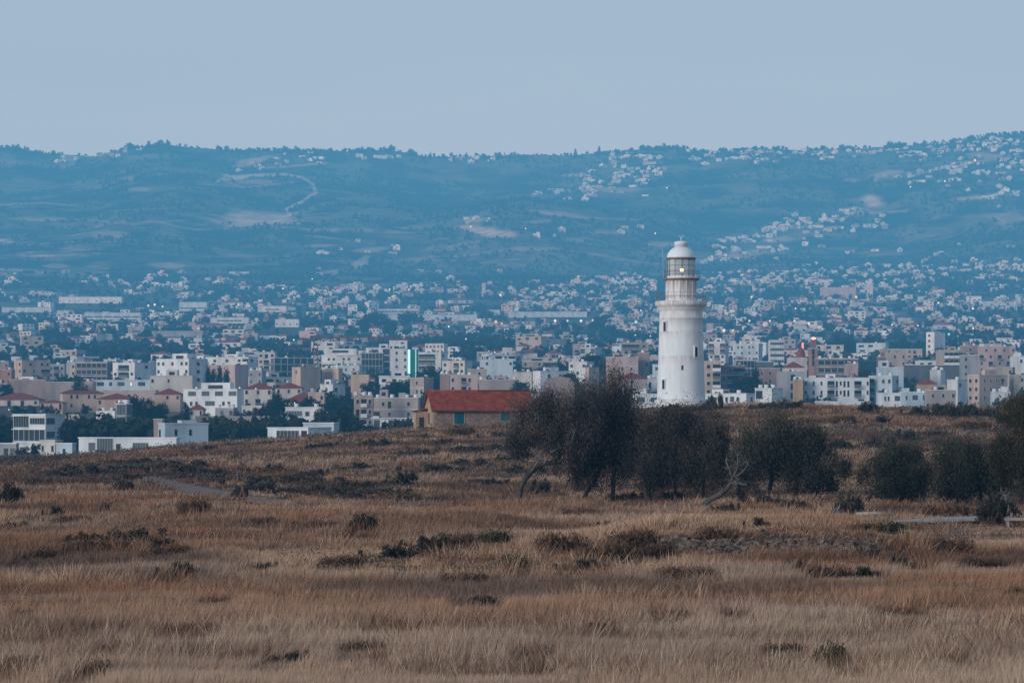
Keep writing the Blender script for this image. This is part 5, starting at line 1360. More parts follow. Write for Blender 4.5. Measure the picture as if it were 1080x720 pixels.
bld('beige house with one dark window at the right frame edge', HO, 1069, 1087, 395, 1040, 'beige', 0, None, ['.w.', '.w.', '...'], sh=3.1, dep=9)
bld('small white hut before the beige apartments, beside a lit lamp', HO, 1048, 1066, 413, 880, 'white', 0, None, ['...'], sh=3.0, dep=6)
# long sheds and landmarks farther up, stood on the row their walls meet the ground
SHEDS = []
def shed(label, cat, x0, x1, yt, yb, c='white', dep=24, patt=('gggggg',), **kw):
    d = ground_d((x0 + x1) / 2, yb, 1000)
    hm = (yb - yt) / F * d
    SHEDS.append((x0, x1, yt, yb, d))
    return bld(label, cat, x0, x1, yt, d, c, 0, None, patt, dep=dep, sh=hm * .72, first=.3 + hm * .12, **kw)
shed('long white shed with a flat pale roof at the left', 'warehouse', 89, 148, 329.5, 337, 'bluewhite', 26, over=.6)
shed('long pale-blue shed behind the lamps in the middle', 'warehouse', 536, 619, 328.5, 334.5, 'bluewhite', 30, ('.',), over=.6)
shed('long white shed with two roof levels left of the pale-blue one', 'warehouse', 398, 441, 325.5, 331, 'bluewhite', 30, over=.6)
shed('low blue-white shed running on from the two level one', 'warehouse', 410, 503, 331.5, 338, 'bluewhite', 30, ('.',), over=.6)
shed('white barrel fronted hall above the crane', 'warehouse', 272, 302, 322.5, 329, 'white', 26, ('.gg.',), over=.6)
shed('grey-white office block under the foothills at the left', 'office', 189, 218, 318.5, 328, 'bluewhite', 22, ('gggg', 'gggg'))
shed('blue-grey works building left of the crane', 'warehouse', 135, 152, 344, 353, 'grey', 16, ('.gg.',))
shed('wide white school with a long front under the left foothills', 'school', 62, 128, 313, 320, 'white', 18, ('w.w.w.w.w.w.w.',))
shed('long low pale roof at the left frame edge under the foothills', 'warehouse', 2, 54, 324, 329.5, 'bluewhite', 26, ('.',), over=.6)
shed('wide pale shed right of the grey-white foothill office', 'warehouse', 222, 262, 334.5, 341, 'white', 24, ('.gggg.',), over=.6)
shed('long grey shed low among trees left of the crane top', 'warehouse', 160, 214, 349, 355, 'grey', 20, ('.',), over=.6)
shed('white hall with a row of openings left of the crane top', 'warehouse', 290, 315, 336.5, 345, 'white', 18, ('w.w.w.w',))
shed('pale square tower standing free above the right-hand trees', 'tower', 915, 920.5, 299, 315, 'cream', 7, ('.',), name='water_tower')
shed('pinkish long terrace above the right-hand trees', AB, 866, 903, 303, 315, 'pink', 16, ('w.w.w.w.w.', 'w.w.w.w.w.'))
shed('slim white steeple on the slope above the crane jib', 'church', 508, 512, 299, 314, 'cream', 5, ('.',), name='bell_tower')
bld('pale church nave beside the slim steeple', 'church', 503, 514, 307.5, ground_d(508, 313.6, 1000), 'pink', 0, None, (), dep=10, roof='gable')

# the red church with its two lit towers
def church():
    d = 1320.0; f = d / F; px = 850.0
    x = (px - CX) * f; zb = float(H(x, d))
    root = empty('church', (x, d, zb), label='red domed church with a brown bell tower and red lit tops', cat='church', group='larger buildings of the town')
    Z = lambda py: EYE + (HY - py) * f - zb
    X = lambda p: (p - px) * f
    mb = MB(); mb.box(X(832), X(850), -4, 10, -4, Z(377)); mb.build('nave', wall_mat('cream'), root)
    mb = MB(); xm = X(845); z0, z1 = Z(378), Z(365.5)
    prof = [(X(850.5) - xm, z0)] + [((X(850.0) - xm) * math.cos(t), z0 + (z1 - z0) * (math.sin(t) * .8 + .2 * t / 1.57)) for t in np.linspace(.15, 1.57, 9)]
    mb.lathe([(max(r, .03), z) for r, z in prof], 16, 0, xm, 2); mb.build('dome', roof_red, root, True)
    mb = MB(); mb.lathe([(5.2 * f, Z(382)), (5.2 * f, Z(377.5))], 16, 0, xm, 2); mb.build('drum', wall_mat('terracotta'), root)
    mb = MB(); mb.tube([(X(847), 2, Z(368)), (X(847), 2, Z(361))], .5, 6); mb.build('dome_light', emit('red_light', (1.0, .36, .26), 1.1), root)
    t = wall_mat('terracotta')
    mb = MB(); mb.box(X(852), X(861), -5, -1, -4, Z(368)); tw = mb.build('bell_tower', t, root)
    mb = MB(); mb.box(X(851.5), X(861.5), -5.2, -.8, Z(368), Z(367)); mb.build('cornice', wall_mat('pink'), tw)
    mb = MB(); mb.box(X(853.6), X(859.4), -4.4, -1.6, Z(367), Z(361)); mb.build('belfry', wall_mat('brown'), tw)
    for k in range(3):
        put(bare_win, 'opening', tw, X(855.3), -5.003, Z(374 + 6 * k), 2.6 * f, 2.4)
    mb = MB(); mb.lathe([(2.6 * f, Z(361)), (2.4 * f, Z(359)), (1.4 * f, Z(357.2)), (.05, Z(356.6))], 10, 0, X(856.5), -3); mb.build('cap', roof_red, tw, True)
    mb = MB(); mb.lathe([(.02, Z(358.6)), (1.0, Z(358.0)), (1.0, Z(356.2)), (.02, Z(355.4))], 8, 0, X(857), -4.6); mb.build('top_light', emit('orange_light', (1.0, .5, .38), 1.6), tw, True)
church()

# gable of the brown hall
def brown_gable():
    o = [q for q in bpy.data.objects if q.name.startswith('gabled_hall')][0]
    me = [c for c in o.children if c.name.startswith('wall')][0].data
    xs = [v.co.x for v in me.vertices]; ys = [v.co.y for v in me.vertices]; zs = max(v.co.z for v in me.vertices)
    w, dp = max(xs) * 2, max(ys) * 2; rise = 2.6
    drop = 2.3
    for v in me.vertices:
        if v.co.z > zs - 1.2: v.co.z -= drop
    h = zs - drop
    mb = MB()
    vs = [(-w / 2, -dp / 2, h), (w / 2, -dp / 2, h), (w * .34, -dp / 2, h + drop * .72), (0, -dp / 2, h + drop), (-w * .30, -dp / 2, h + drop * .72)]
    vs += [(x, dp / 2, z) for x, y, z in vs]
    mb.add(vs, [(0, 1, 2, 3, 4), (9, 8, 7, 6, 5), (1, 6, 7, 2), (2, 7, 8, 3), (3, 8, 9, 4), (4, 9, 5, 0)])
    mb.build('gable', wall_mat('pinkbrown'), o)
brown_gable()

# tower crane over the building site
def crane():
    d = 1400.0; f = d / F; px = 333.0; x = (px - CX) * f; zb = float(H(x, d))
    root = empty('tower_crane', (x, d, zb), label='rust red tower crane with its long jib over the roofs', cat='crane')
    m = paint('crane_red', (.20, .085, .06), .2, 1)
    Z = lambda py: EYE + (HY - py) * f - zb
    mb = MB(); s = 1.0; top = Z(357); z = -3
    for a in (-s, s):
        for b in (-s, s): mb.box(a - .17, a + .17, b - .17, b + .17, -3, top)
    k = 0
    while z < top - 2:
        for (p, q) in (((-s, -s), (s, -s)), ((s, -s), (s, s)), ((s, s), (-s, s)), ((-s, s), (-s, -s))):
            a, b = (p, q) if k % 2 else (q, p)
            mb.beam((*a, z), (*b, z + 2), .16)
        z += 2; k += 1
    mb.build('mast', m, root)
    mb = MB(); L = (438 - px) * f; zj = Z(358.5)
    mb.beam((0, -.7, zj), (L, -.7, zj), .2); mb.beam((0, .7, zj), (L, .7, zj), .2); mb.beam((0, 0, zj + 1.5), (L, 0, zj + 1.3), .2)
    n = 34
    for i in range(n):
        u, v = L * i / n, L * (i + 1) / n
        for y in (-.7, .7): mb.beam((u, y, zj), ((u + v) / 2, 0, zj + 1.5), .13); mb.beam(((u + v) / 2, 0, zj + 1.5), (v, y, zj), .13)
    mb.build('jib', m, root)
    mb = MB(); mb.box(-9, 0, -.8, .8, zj - .1, zj + .3); mb.build('counter_jib', m, root)
    mb = MB(); mb.box(-9, -6.5, -1, 1, zj - 2.2, zj - .1); mb.build('counterweight', wall_mat('grey'), root)
    mb = MB(); mb.beam((-.8, 0, zj), (0, 0, zj + 5.5), .3); mb.beam((.8, 0, zj), (0, 0, zj + 5.5), .3); mb.build('apex', m, root)
    mb = MB(); mb.beam((0, 0, zj + 5.4), (L * .40, 0, zj + 1.5), .09); mb.beam((0, 0, zj + 5.4), (-8, 0, zj + .3), .09); mb.build('tie_rod', m, root)
    mb = MB(); mb.box(.9, 2.4, -2.0, -.8, zj - 2.2, zj - .2); mb.build('cab', wall_mat('cream'), root)
    mb = MB(); mb.box(L * .6, L * .6 + 1.2, -.6, .6, zj - .7, zj - .2); mb.beam((L * .6 + .6, 0, zj - .5), (L * .6 + .6, 0, zj - 7), .07); mb.build('trolley', m, root)
crane()
# ------------------------------------------------------------------ the rest of the town
town_marks = [(720, 285, 'lighthouse lantern'), (718, 400, 'lighthouse shaft'), (500, 415, 'red roofed stone house'), (385, 358, 'tower crane jib'), (435, 385, 'green-lit office'), (857, 370, 'red church tower'),
              (577, 331, 'long pale-blue shed'), (118, 333, 'long white shed'), (455, 333, 'two level white shed'), (882, 412, 'long white apartment block'), (917, 306, 'pale free-standing tower'), (982, 360, 'tall grey tower block'),
              (86, 420, 'peach red roofed villa'), (180, 390, 'penthouse apartment block'), (220, 413, 'white modern villa'), (590, 410, 'brown gabled hall'), (30, 450, 'glazed balcony house'), (130, 470, 'long low garage building'),
              (510, 303, 'slim white steeple'), (310, 390, 'dark glazed office'), (655, 385, 'pink three window apartments'), (1045, 408, 'beige three storey apartments'), (203, 323, 'grey-white foothill office'), (287, 326, 'barrel fronted hall'),
              (960, 390, 'long dark hall'), (820, 368, 'ribbon floored white block'), (95, 317, 'wide white school'), (1050, 375, 'pinkish apartment row'), (885, 308, 'pinkish long terrace'), (270, 231, 'big bare quarry patch'), (920, 213, 'bare mound on the hill'),
              (518, 245, 'slanting bare strip'), (30, 388, 'peach four storey block'), (760, 420, 'long low white building')]
tn = Namer(town_marks)
r = random.Random(21)
FX = [list(q) for q in FOOT]
def free(x, y, rad_):
    for (a, b, c) in FX:
        if (a - x) ** 2 + ((b - y) * .7) ** 2 < (c + rad_) ** 2: return False
    return True

TINTS = ['white'] * 10 + ['cream'] * 5 + ['bluewhite'] * 5 + ['pink'] * 2 + ['peach'] * 2 + ['beige'] * 2 + ['greybeige'] * 2 + ['grey'] * 2
def random_pattern(n, k):
    rows = []
    tp = r.choice(['bb.w', 'wbbw', 'w.ww', 'BB.w.', 'ww.ww', 'gg.w', 'n.nbb', 'vwbb', '.wvw', 'bw', 'wwBB'])
    base = (tp * 5)[:n] if r.random() < .8 else ''.join(r.choice('wwwb.nvB') for _ in range(n))
    for i in range(k):
        rows.append(''.join(c if r.random() > .12 else '.' for c in base))
    return rows
def town_house(px, py):
    g = ground(px, py, 1000)
    if g is None or g.y > 4600 or g.y < 1150: return False
    far = g.y > 1900
    kind = r.choice([AB, AB, HO]) if g.y < 2200 else r.choice([AB, HO, HO])
    wm = r.uniform(11, 19) if kind == AB else r.uniform(8, 13)
    if r.random() < .08: wm *= 1.7
    st = r.choice([2, 3, 3, 4, 4]) if kind == AB else r.choice([1, 2, 2, 2])
    hm = st * 3.1 + .6
    if not free(g.x, g.y, wm * .42): return False
    f = g.y / F
    top_ = HY - F * (g.z + hm + 2 - EYE) / g.y
    for (a, b_, yt_, dd) in BOXES:
        if dd > g.y and a < px + wm / f * .6 and b_ > px - wm / f * .6 and top_ < yt_ + 9: return False
    c = r.choice(TINTS)
    side = r.choice([0, 0, 1, 1, -1])
    th = r.uniform(15, 40)
    wpx = wm / f; spx = side * r.uniform(6, 11) * sin(rad(th)) / f
    red = kind == HO and r.random() < .28
    rh = 2.0 if red else None
    n = max(3, int(wm / 3.2))
    patt = random_pattern(n, st) if g.y < 1900 else ()
    sd = random_pattern(3, st) if g.y < 1700 and side else ()
    yt = HY - F * (g.z + hm + (2.0 if red else 0) - EYE) / g.y
    o = bld(None, kind, px - wpx / 2, px + wpx / 2, yt, g.y, c, spx, th if side else None, patt, sd, roof='hip' if red else 'flat', rh=rh, tanks=r.choice([0, 1, 1, 2]) if g.y < 1900 else (1 if g.y < 2400 and r.random() < .4 else 0),
            heaters=r.choice([0, 1, 2, 3]) if g.y < 2200 else 0, slabs=kind == AB and g.y < 1900 and r.random() < .3, pent=(r.uniform(.05, .4), r.uniform(.55, .85), 2.4) if r.random() < .55 and not red else None, over=.12 if g.y < 2000 else 0)
    FX.append((g.x, g.y, wm * .5))
    if g.y >= 1900:    # far enough that openings are two pixels: dark bands of shutters storey by storey
        w, dep = wm / (cos(rad(th)) if side else 1), None
        for k in range(st):
            zz = hm - .9 - (k + 1) * 3.1 + 1.2
            nn = r.choice([2, 3])
            for q in range(nn):
                if r.random() < .2: continue
                wl = [ch for ch in o.children if ch.name.startswith('wall')][0]
                ys = min(v.co.y for v in wl.data.vertices); xs = min(v.co.x for v in wl.data.vertices)
                ww = -2 * xs / nn
                put(bare_win, 'window', o, xs + ww * (q + r.uniform(.15, .3)), ys - .003, zz, ww * r.uniform(.3, .55), r.uniform(1.2, 1.9))
    word = {'white': 'white', 'cream': 'cream', 'bluewhite': 'blue-white', 'pink': 'pinkish', 'peach': 'peach', 'beige': 'beige', 'greybeige': 'grey-beige', 'grey': 'grey'}[c]
    stw = {1: 'single storey', 2: 'two storey', 3: 'three storey', 4: 'four storey', 5: 'five storey'}[st]
    tn.add(o, px, (py + yt) / 2, f'{word} {stw}' + (' red roofed' if red else ''), kind)
    return True
n_t = 0; tries = 0
while n_t < 275 and tries < 14000:
    tries += 1
    px = r.uniform(-25, 1105); py = 322 + 102 * r.random() ** .85
    dens = fbm(px / 70.0, py / 16.0, 301, 3)
    thr = .42 if px > 330 else (.53 if py < 368 else .42)
    if 560 < px < 680 and py < 372: thr = .53
    if py < 345 and px < 540: thr += .05
    if dens < thr - .06: continue
    if town_house(px, py): n_t += 1
tn.finish()
print('town houses', n_t, tries)

# houses past counting: up the foothills and on the ridge, one mass
YARDS = []
def far_houses():
    rr = random.Random(33); mb = MB()
    mats = [paint('far_wall_%d' % i, q, .2, .08) for i, q in enumerate(((.60, .60, .60), (.52, .50, .48), (.44, .36, .34), (.46, .52, .57), (.29, .27, .26)))] + [glass_dark, roof_red]
    clusters = [  # (x0, x1, y at x0, y at x1, half height, count)
        (615, 700, 196, 178, 16, 85), (560, 615, 205, 203, 4, 14), (640, 690, 168, 166, 6, 26), (725, 870, 165, 163, 8, 85), (870, 945, 162, 160, 5, 22), (945, 1085, 163, 148, 10, 90), (1000, 1085, 185, 165, 18, 55), (925, 1010, 190, 182, 8, 26),
        (1040, 1085, 210, 200, 10, 14), (815, 905, 242, 226, 6, 55), (850, 935, 246, 236, 5, 24), (750, 830, 262, 240, 9, 30), (740, 850, 275, 262, 8, 30), (290, 345, 166, 168, 5, 14), (365, 455, 166, 166, 4, 18), (465, 520, 170, 168, 3, 16),
        (100, 150, 165, 162, 4, 10), (60, 95, 170, 167, 4, 6), (230, 300, 184, 172, 5, 12), (480, 520, 232, 232, 4, 5), (330, 420, 268, 262, 6, 10), (540, 690, 316, 300, 11, 95), (300, 545, 312, 308, 8, 85), (0, 300, 314, 308, 10, 45), (700, 1085, 305, 285, 16, 170), (740, 1085, 325, 320, 14, 120),
        (540, 740, 335, 325, 9, 40), (960, 1085, 290, 278, 6, 40), (0, 540, 292, 288, 8, 16), (740, 960, 295, 285, 8, 40), (560, 700, 245, 240, 10, 8), (820, 1080, 270, 262, 8, 10), (0, 330, 345, 340, 12, 40), (330, 700, 348, 345, 10, 60), (700, 1085, 350, 345, 10, 90)]
    town = []
    for _ in range(5200):
        px, py = rr.uniform(-30, 1110), 288 + 100 * rr.random() ** .9
        q = fbm(px / 60.0, py / 9.0, 331, 4)
        if q > (.49 if px > 540 else .56 if py > 330 else .63): town.append((px, px, py, py, 0, 1.2))
    for (x0, x1, ya, yb, hh, n) in clusters + town[:1100]:
        for _ in range(int(n * .85)):
            t = rr.random(); px = x0 + (x1 - x0) * t; dy_ = rr.gauss(0, hh * .5); py = ya + (yb - ya) * t + (round(dy_ / 4.2) * 4.2 + rr.gauss(0, .5) + 1.2 * sin(px / 9.0) if yb < 280 else dy_)
            g = ground(px, py, 1500)
            if g is None: continue
            w, dp = rr.uniform(7, 16), rr.uniform(7, 11); h = rr.choice([2.9, 3.2, 3.4, 4.4, 5.6, 6.2])
            if rr.random() < .08: w *= 2.2; h = 3.4
            if g.y < 4400 and not free(g.x, g.y, w * .4): continue
            ty = HY - F * (g.z + h + 1 - EYE) / g.y; hw = w * .6 * F / g.y
            if any(dd > g.y and a < px + hw and b_ > px - hw and ty < yb_ - .5 for (a, b_, yt_, yb_, dd) in SHEDS): continue
            if any(dd > g.y and a < px + hw and b_ > px - hw and ty < yt_ + 5 for (a, b_, yt_, dd) in BOXES): continue
            FX.append((g.x, g.y, w * .45)); YARDS.append((g.x, g.y))
            th = rr.gauss(.1 * sin(px / 30.0), .22); M = Matrix.Translation((g.x, g.y, g.z)) @ Matrix.Rotation(th, 4, 'Z')
            mi = rr.choice([0, 0, 0, 0, 1, 1, 2, 3, 3, 4])
            mb.box(-w / 2, w / 2, -dp / 2, dp / 2, -6, h, mi, M)
            if rr.random() < .5:
                a = rr.uniform(-.35, 0) * w; mb.box(a, a + w * .45, -dp * .2, dp * .4, h + .003, h + 2.6, mi, M)
            elif rr.random() < .3:
                hp = hip_mesh(w, dp, 2.2, .3); mb.add([M @ (Vector(v) + Vector((0, 0, h + .15))) for v in hp.v], hp.f, 6)
            st = max(1, int(h / 3.1))
            for k in range(st):
                for q in range(rr.choice([0, 1, 1, 2]) if g.y > 4300 else rr.choice([1, 2, 2, 3])):
                    u = rr.uniform(-.42, .25) * w; z = h - 2.6 - 3.1 * k
                    mb.box(u, u + rr.uniform(1.2, 3.0), -dp / 2 - .06, -dp / 2 + .1, z, z + rr.uniform(1.2, 2.0), 5, M)
                if rr.random() < .5:
                    v = rr.uniform(-.3, .2) * dp; sx = -1 if th < 0 else 1
                    mb.box(-sx * (w / 2 + .05) - .05, -sx * (w / 2 + .05) + .05, v, v + 2, h - 2.6 - 3.1 * k, h - 1.2 - 3.1 * k, 5, M)
    return mb.build('distant_houses', mats)
tag(far_houses(), 'hundreds of tiny pale houses up the slopes and along the ridge', 'houses', kind='stuff')

# ------------------------------------------------------------------ trees of the town
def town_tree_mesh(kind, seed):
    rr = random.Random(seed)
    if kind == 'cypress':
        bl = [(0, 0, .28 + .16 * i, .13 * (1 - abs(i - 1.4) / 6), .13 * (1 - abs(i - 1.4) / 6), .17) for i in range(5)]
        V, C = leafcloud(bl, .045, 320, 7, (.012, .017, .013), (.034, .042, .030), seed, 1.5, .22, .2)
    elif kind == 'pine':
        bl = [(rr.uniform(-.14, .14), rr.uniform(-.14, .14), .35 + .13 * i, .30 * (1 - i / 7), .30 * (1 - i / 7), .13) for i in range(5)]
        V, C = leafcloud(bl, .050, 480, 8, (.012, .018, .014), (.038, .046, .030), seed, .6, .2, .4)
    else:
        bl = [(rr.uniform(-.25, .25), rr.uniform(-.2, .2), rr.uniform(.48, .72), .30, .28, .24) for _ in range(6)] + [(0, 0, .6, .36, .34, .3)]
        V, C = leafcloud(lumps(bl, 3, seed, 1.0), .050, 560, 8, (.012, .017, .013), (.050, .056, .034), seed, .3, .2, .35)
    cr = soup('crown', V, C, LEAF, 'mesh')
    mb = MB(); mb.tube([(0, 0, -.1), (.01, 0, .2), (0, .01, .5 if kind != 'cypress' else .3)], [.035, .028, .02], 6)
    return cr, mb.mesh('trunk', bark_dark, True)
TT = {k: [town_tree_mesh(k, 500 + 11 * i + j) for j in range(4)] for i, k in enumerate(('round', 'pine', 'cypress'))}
tt = Namer(town_marks)
TREES = []
def town_tree(px, py_base, hpx, kind, d=None, wide=1.0, label=None):
    if d is None:
        g = ground(px, py_base, 560)
        if g is None: return
    else:
        x = (px - CX) / F * d; g = Vector((x, d, float(H(x, d))))
    f = g.y / F
    top = EYE + (HY - (py_base - hpx)) * f if d else g.z + hpx * f
    h = max(2.0, top - g.z)
    cr, tk = TT[kind][r.randrange(4)]
    o = empty({'round': 'broadleaf_tree', 'pine': 'pine_tree', 'cypress': 'cypress_tree'}[kind], (g.x, g.y, g.z), r.uniform(0, 6.28), cat='tree', group='trees between the town houses')
    o.scale = (h * wide, h * wide, h)
    link('crown', cr, o); link('trunk', tk, o)
    TREES.append(o)
    noun = {'round': 'round crowned tree', 'pine': 'dark pine', 'cypress': 'slim cypress'}[kind]
    if label: o['label'] = label
    else: tt.add(o, px, py_base - hpx / 2, ('tall ' if h > 11 else 'low ' if h < 5.5 else 'mid-sized ') + ('spreading' if wide > 1.2 else 'dark' if kind != 'pine' else 'ragged'), noun)
# hand placed, with the distance they stand at: (px, base row, height px, kind, d, width)
for a in ((72, 462, 22, 'round', 680, 1.3), (92, 463, 24, 'round', 760, 1.4), (112, 462, 27, 'round', 770, 1.2), (142, 462, 42, 'pine', 800, 1.1), (154, 462, 46, 'round', 810, .9), (164, 460, 36, 'round', 820, .9),
          (18, 431, 4, 'round', 960, 1.6), (32, 432, 4.5, 'round', 950, 1.6), (52, 431, 4, 'round', 950, 1.6), (90, 431, 5, 'round', 960, 1.3), (4, 460, 24, 'round', 760, 1.0), (24, 486, 16, 'round', 600, 1.2), (36, 486, 20, 'round', 600, 1.1),
          (8, 420, 18, 'round', 1120, 1.2), (84, 410, 10, 'round', 1055, 1.1), (136, 400, 24, 'cypress', 1380, 1.2), (196, 458, 34, 'pine', 850, .8), (216, 447, 12, 'round', 840, 1.3), (250, 447, 13, 'round', 840, 1.2),
          (262, 446, 14, 'round', 880, 1.4), (276, 452, 26, 'round', 850, 1.0), (290, 452, 38, 'pine', 860, 1.0), (303, 448, 16, 'round', 850, 1.4), (240, 470, 22, 'round', 640, 1.5), (256, 470, 24, 'round', 650, 1.4), (225, 472, 20, 'round', 640, 1.5), (270, 466, 18, 'round', 660, 1.5),
          (304, 430, 12, 'round', 900, 1.6), (326, 428, 12, 'round', 900, 1.5), (360, 456, 28, 'round', 700, 1.1), (371, 457, 24, 'round', 690, 1.1), (362, 440, 14, 'pine', 830, 1.2), (344, 446, 16, 'round', 800, 1.4),
          (420, 412, 14, 'round', 1040, 1.6), (433, 410, 12, 'round', 1050, 1.4), (452, 400, 16, 'round', 1160, 1.0), (398, 412, 11, 'round', 1060, 1.5), (548, 410, 12, 'round', 1000, 1.2), (601, 402, 14, 'round', 1040, 1.1), (565, 402, 16, 'round', 1240, 1.6), (580, 400, 16, 'round', 1240, 1.5),
          (790, 416, 22, 'pine', 960, 1.2), (804, 418, 18, 'round', 930, 1.3), (797, 410, 18, 'cypress', 1000, 1.3), (612, 392, 18, 'round', 1300, 1.5), (625, 385, 16, 'round', 1320, 1.5), (1075, 440, 22, 'round', 700, 1.2), (990, 384, 16, 'round', 1450, 1.2), (910, 404, 12, 'round', 1050, 1.3)):
    town_tree(a[0], a[1], a[2], a[3], a[4], a[5])
for i, px in enumerate((208, 213.5, 219, 225, 231.5, 239)):
    town_tree(px, 404, [19, 15, 16, 12, 15, 13][i], 'cypress', 1130, 1.0)
# tree belts
for (x0, x1, y0, y1, n, hp, kd) in ((0, 140, 362, 356, 12, 12, 'round'), (40, 100, 372, 368, 8, 12, 'round'), (140, 330, 352, 350, 14, 10, 'round'), (380, 440, 352, 346, 12, 16, 'round'), (340, 420, 347, 345, 8, 10, 'pine'), (575, 650, 352, 350, 14, 12, 'round'), (600, 690, 372, 362, 10, 10, 'round'),
                                    (640, 690, 334, 330, 8, 10, 'round'), (880, 960, 374, 372, 16, 14, 'round'), (950, 1010, 378, 372, 12, 14, 'round'), (1000, 1080, 362, 358, 10, 10, 'round'), (780, 870, 342, 336, 12, 10, 'round'), (760, 900, 352, 350, 8, 9, 'pine'), (440, 560, 376, 366, 12, 11, 'round'), (90, 250, 376, 372, 10, 10, 'round'), (680, 720, 350, 340, 5, 9, 'round')):
    for _ in range(n):
        t = r.random(); px = x0 + (x1 - x0) * t
        town_tree(px, y0 + (y1 - y0) * t + r.gauss(0, 2.5), hp * r.uniform(.75, 1.3), kd, None, r.uniform(.9, 1.5))
for _ in range(40):
    px, py = r.uniform(0, 1080), r.uniform(372, 424)
    g = ground(px, py, 1000)
    if g is not None and free(g.x, g.y, 4): town_tree(px, py, r.uniform(6, 10) * 3000 / g.y, r.choice(['round', 'round', 'pine', 'cypress']), None, r.uniform(.9, 1.3))
# trees standing out on the skyline
for px, hp, kd in ((18, 9, 'pine'), (58, 7, 'round'), (137, 9, 'round'), (157, 8, 'round'), (168, 10, 'round'), (177, 10, 'pine'), (300, 9, 'pine'), (312, 8, 'round'), (330, 7, 'round'), (382, 7, 'round'), (411, 10, 'round'), (434, 10, 'round'), (454, 6, 'cypress'), (511, 6, 'round'), (526, 8, 'round'), (607, 9, 'cypress'), (632, 10, 'cypress'), (680, 8, 'round'), (700, 8, 'round'),
                   (820, 8, 'round'), (890, 9, 'round'), (940, 11, 'round'), (948, 10, 'round'), (975, 8, 'pine'), (1005, 8, 'round')):
    town_tree(px, float(np.interp(px, SKY_PX, SKY_PY)), hp, kd, 6470, 1.0 if kd == 'pine' else 1.2)
    TREES[-1].location.z -= hp * .34 * 2.16; TREES[-1].scale *= .95
tt.finish()

# woods and scrub past counting
def woods():
    q = np.random.default_rng(55)
    def pts(n, dlo, dhi, p):
        u = q.random(n); d = dlo * (dhi / dlo) ** (u ** p); px = -260 + q.random(n) * 1600
        return (px - CX) / F * d, d
    x1, y1 = pts(44000, 3900, 6560, .75); k1 = fbm(x1 / 120, y1 / 90, 401, 5) > .43
    x2, y2 = pts(19000, 620, 4200, .8); k2 = (fbm(x2 / 110, y2 / 90, 411, 4) > .47)
    px2, py2 = proj(x2, y2, H(x2, y2))
    occ = np.zeros(len(x2), bool)
    for (a, b, c) in FX:
        occ |= (x2 - a) ** 2 + (y2 - b) ** 2 < (c + 2.5) ** 2
    k2 = k2 & ~occ & ~((px2 < 78) & (y2 < 690)) & ((y2 > 1150) | (HY - F * (H(x2, y2) + 4.5 - EYE) / y2 > 449) | ((fbm(x2 / 40, y2 / 60, 421, 3) > .62) & (px2 > 345)))
    pxb, pyb = proj(x2, y2, H(x2, y2) + 5.5)
    for (a, b_, yt_, yb_, dd) in SHEDS: k2 &= ~((pxb > a - 2) & (pxb < b_ + 2) & (y2 < dd) & (pyb < yb_ - 1))
    pxa, pya = proj(x1, y1, H(x1, y1)); k1 &= hill_color(pxa, pya, x1, y1)[:, 0] < .15
    x3 = (np.linspace(-260, 1340, 1500) + q.normal(0, 2, 1500) - CX) / F * RIDGE; y3 = RIDGE + q.normal(-8, 18, 1500); k3 = fbm(x3 / 120, y3 * 0, 431, 4) > .40
    X_ = np.concatenate([x1[k1], x2[k2], x3[k3]]); Y_ = np.concatenate([y1[k1], y2[k2], y3[k3]])
    s = np.concatenate([1.5 + 3.2 * q.random(k1.sum()) ** 1.5, 2.2 + 2.8 * q.random(k2.sum()), 2.0 + 4.0 * q.random(k3.sum()) ** 2.0])
    Z_ = H(X_, Y_)
    gx_ = np.array([a + q.normal(0, 8) for a, b in YARDS]); gy_ = np.array([b - abs(q.normal(0, 7)) - 6 for a, b in YARDS])
    X_ = np.concatenate([X_, gx_]); Y_ = np.concatenate([Y_, gy_]); s = np.concatenate([s, 1.4 + 1.6 * q.random(len(gx_))]); Z_ = H(X_, Y_)
    nr = Y_ < 1700
    X_, Y_, Z_ = [np.concatenate([v, *[v[nr]] * 4]) for v in (X_, Y_, Z_)]; fine = np.concatenate([np.where(nr, .42, 1), np.full(4 * nr.sum(), .42)]); s = np.concatenate([s, *[s[nr]] * 4])
    n = len(X_); k = 16
    S = np.repeat(s, k)
    dv = q.normal(size=(n * k, 3)); dv /= np.linalg.norm(dv, axis=1, keepdims=True)
    cen = np.repeat(np.stack([X_, Y_, Z_ + s * .9], 1), k, 0) + dv * S[:, None] * np.array((.75, .75, .8)) * (q.random((n * k, 1)) ** .5)
    d = q.normal(size=(n * k, 3)); d /= np.linalg.norm(d, axis=1, keepdims=True)
    e = np.cross(d, q.normal(size=(n * k, 3))); e /= np.linalg.norm(e, axis=1, keepdims=True)
    L = (S * .52 * np.repeat(fine, k))[:, None]
    V = np.stack([cen - d * L - e * L * .7, cen - d * L + e * L * .7, cen + d * L], 1).reshape(-1, 3)
    tone = np.clip(np.repeat(q.random(n), k) * .6 + .3 * dv[:, 2] + .2, 0, 1)
    C = mixc((.010, .015, .012), (.044, .050, .034), tone)
    return soup('distant_woods', V, np.repeat(C, 3, 0), LEAF)
tag(woods(), 'dark trees and scrub past counting over the hills and between the houses', 'woods', kind='stuff')

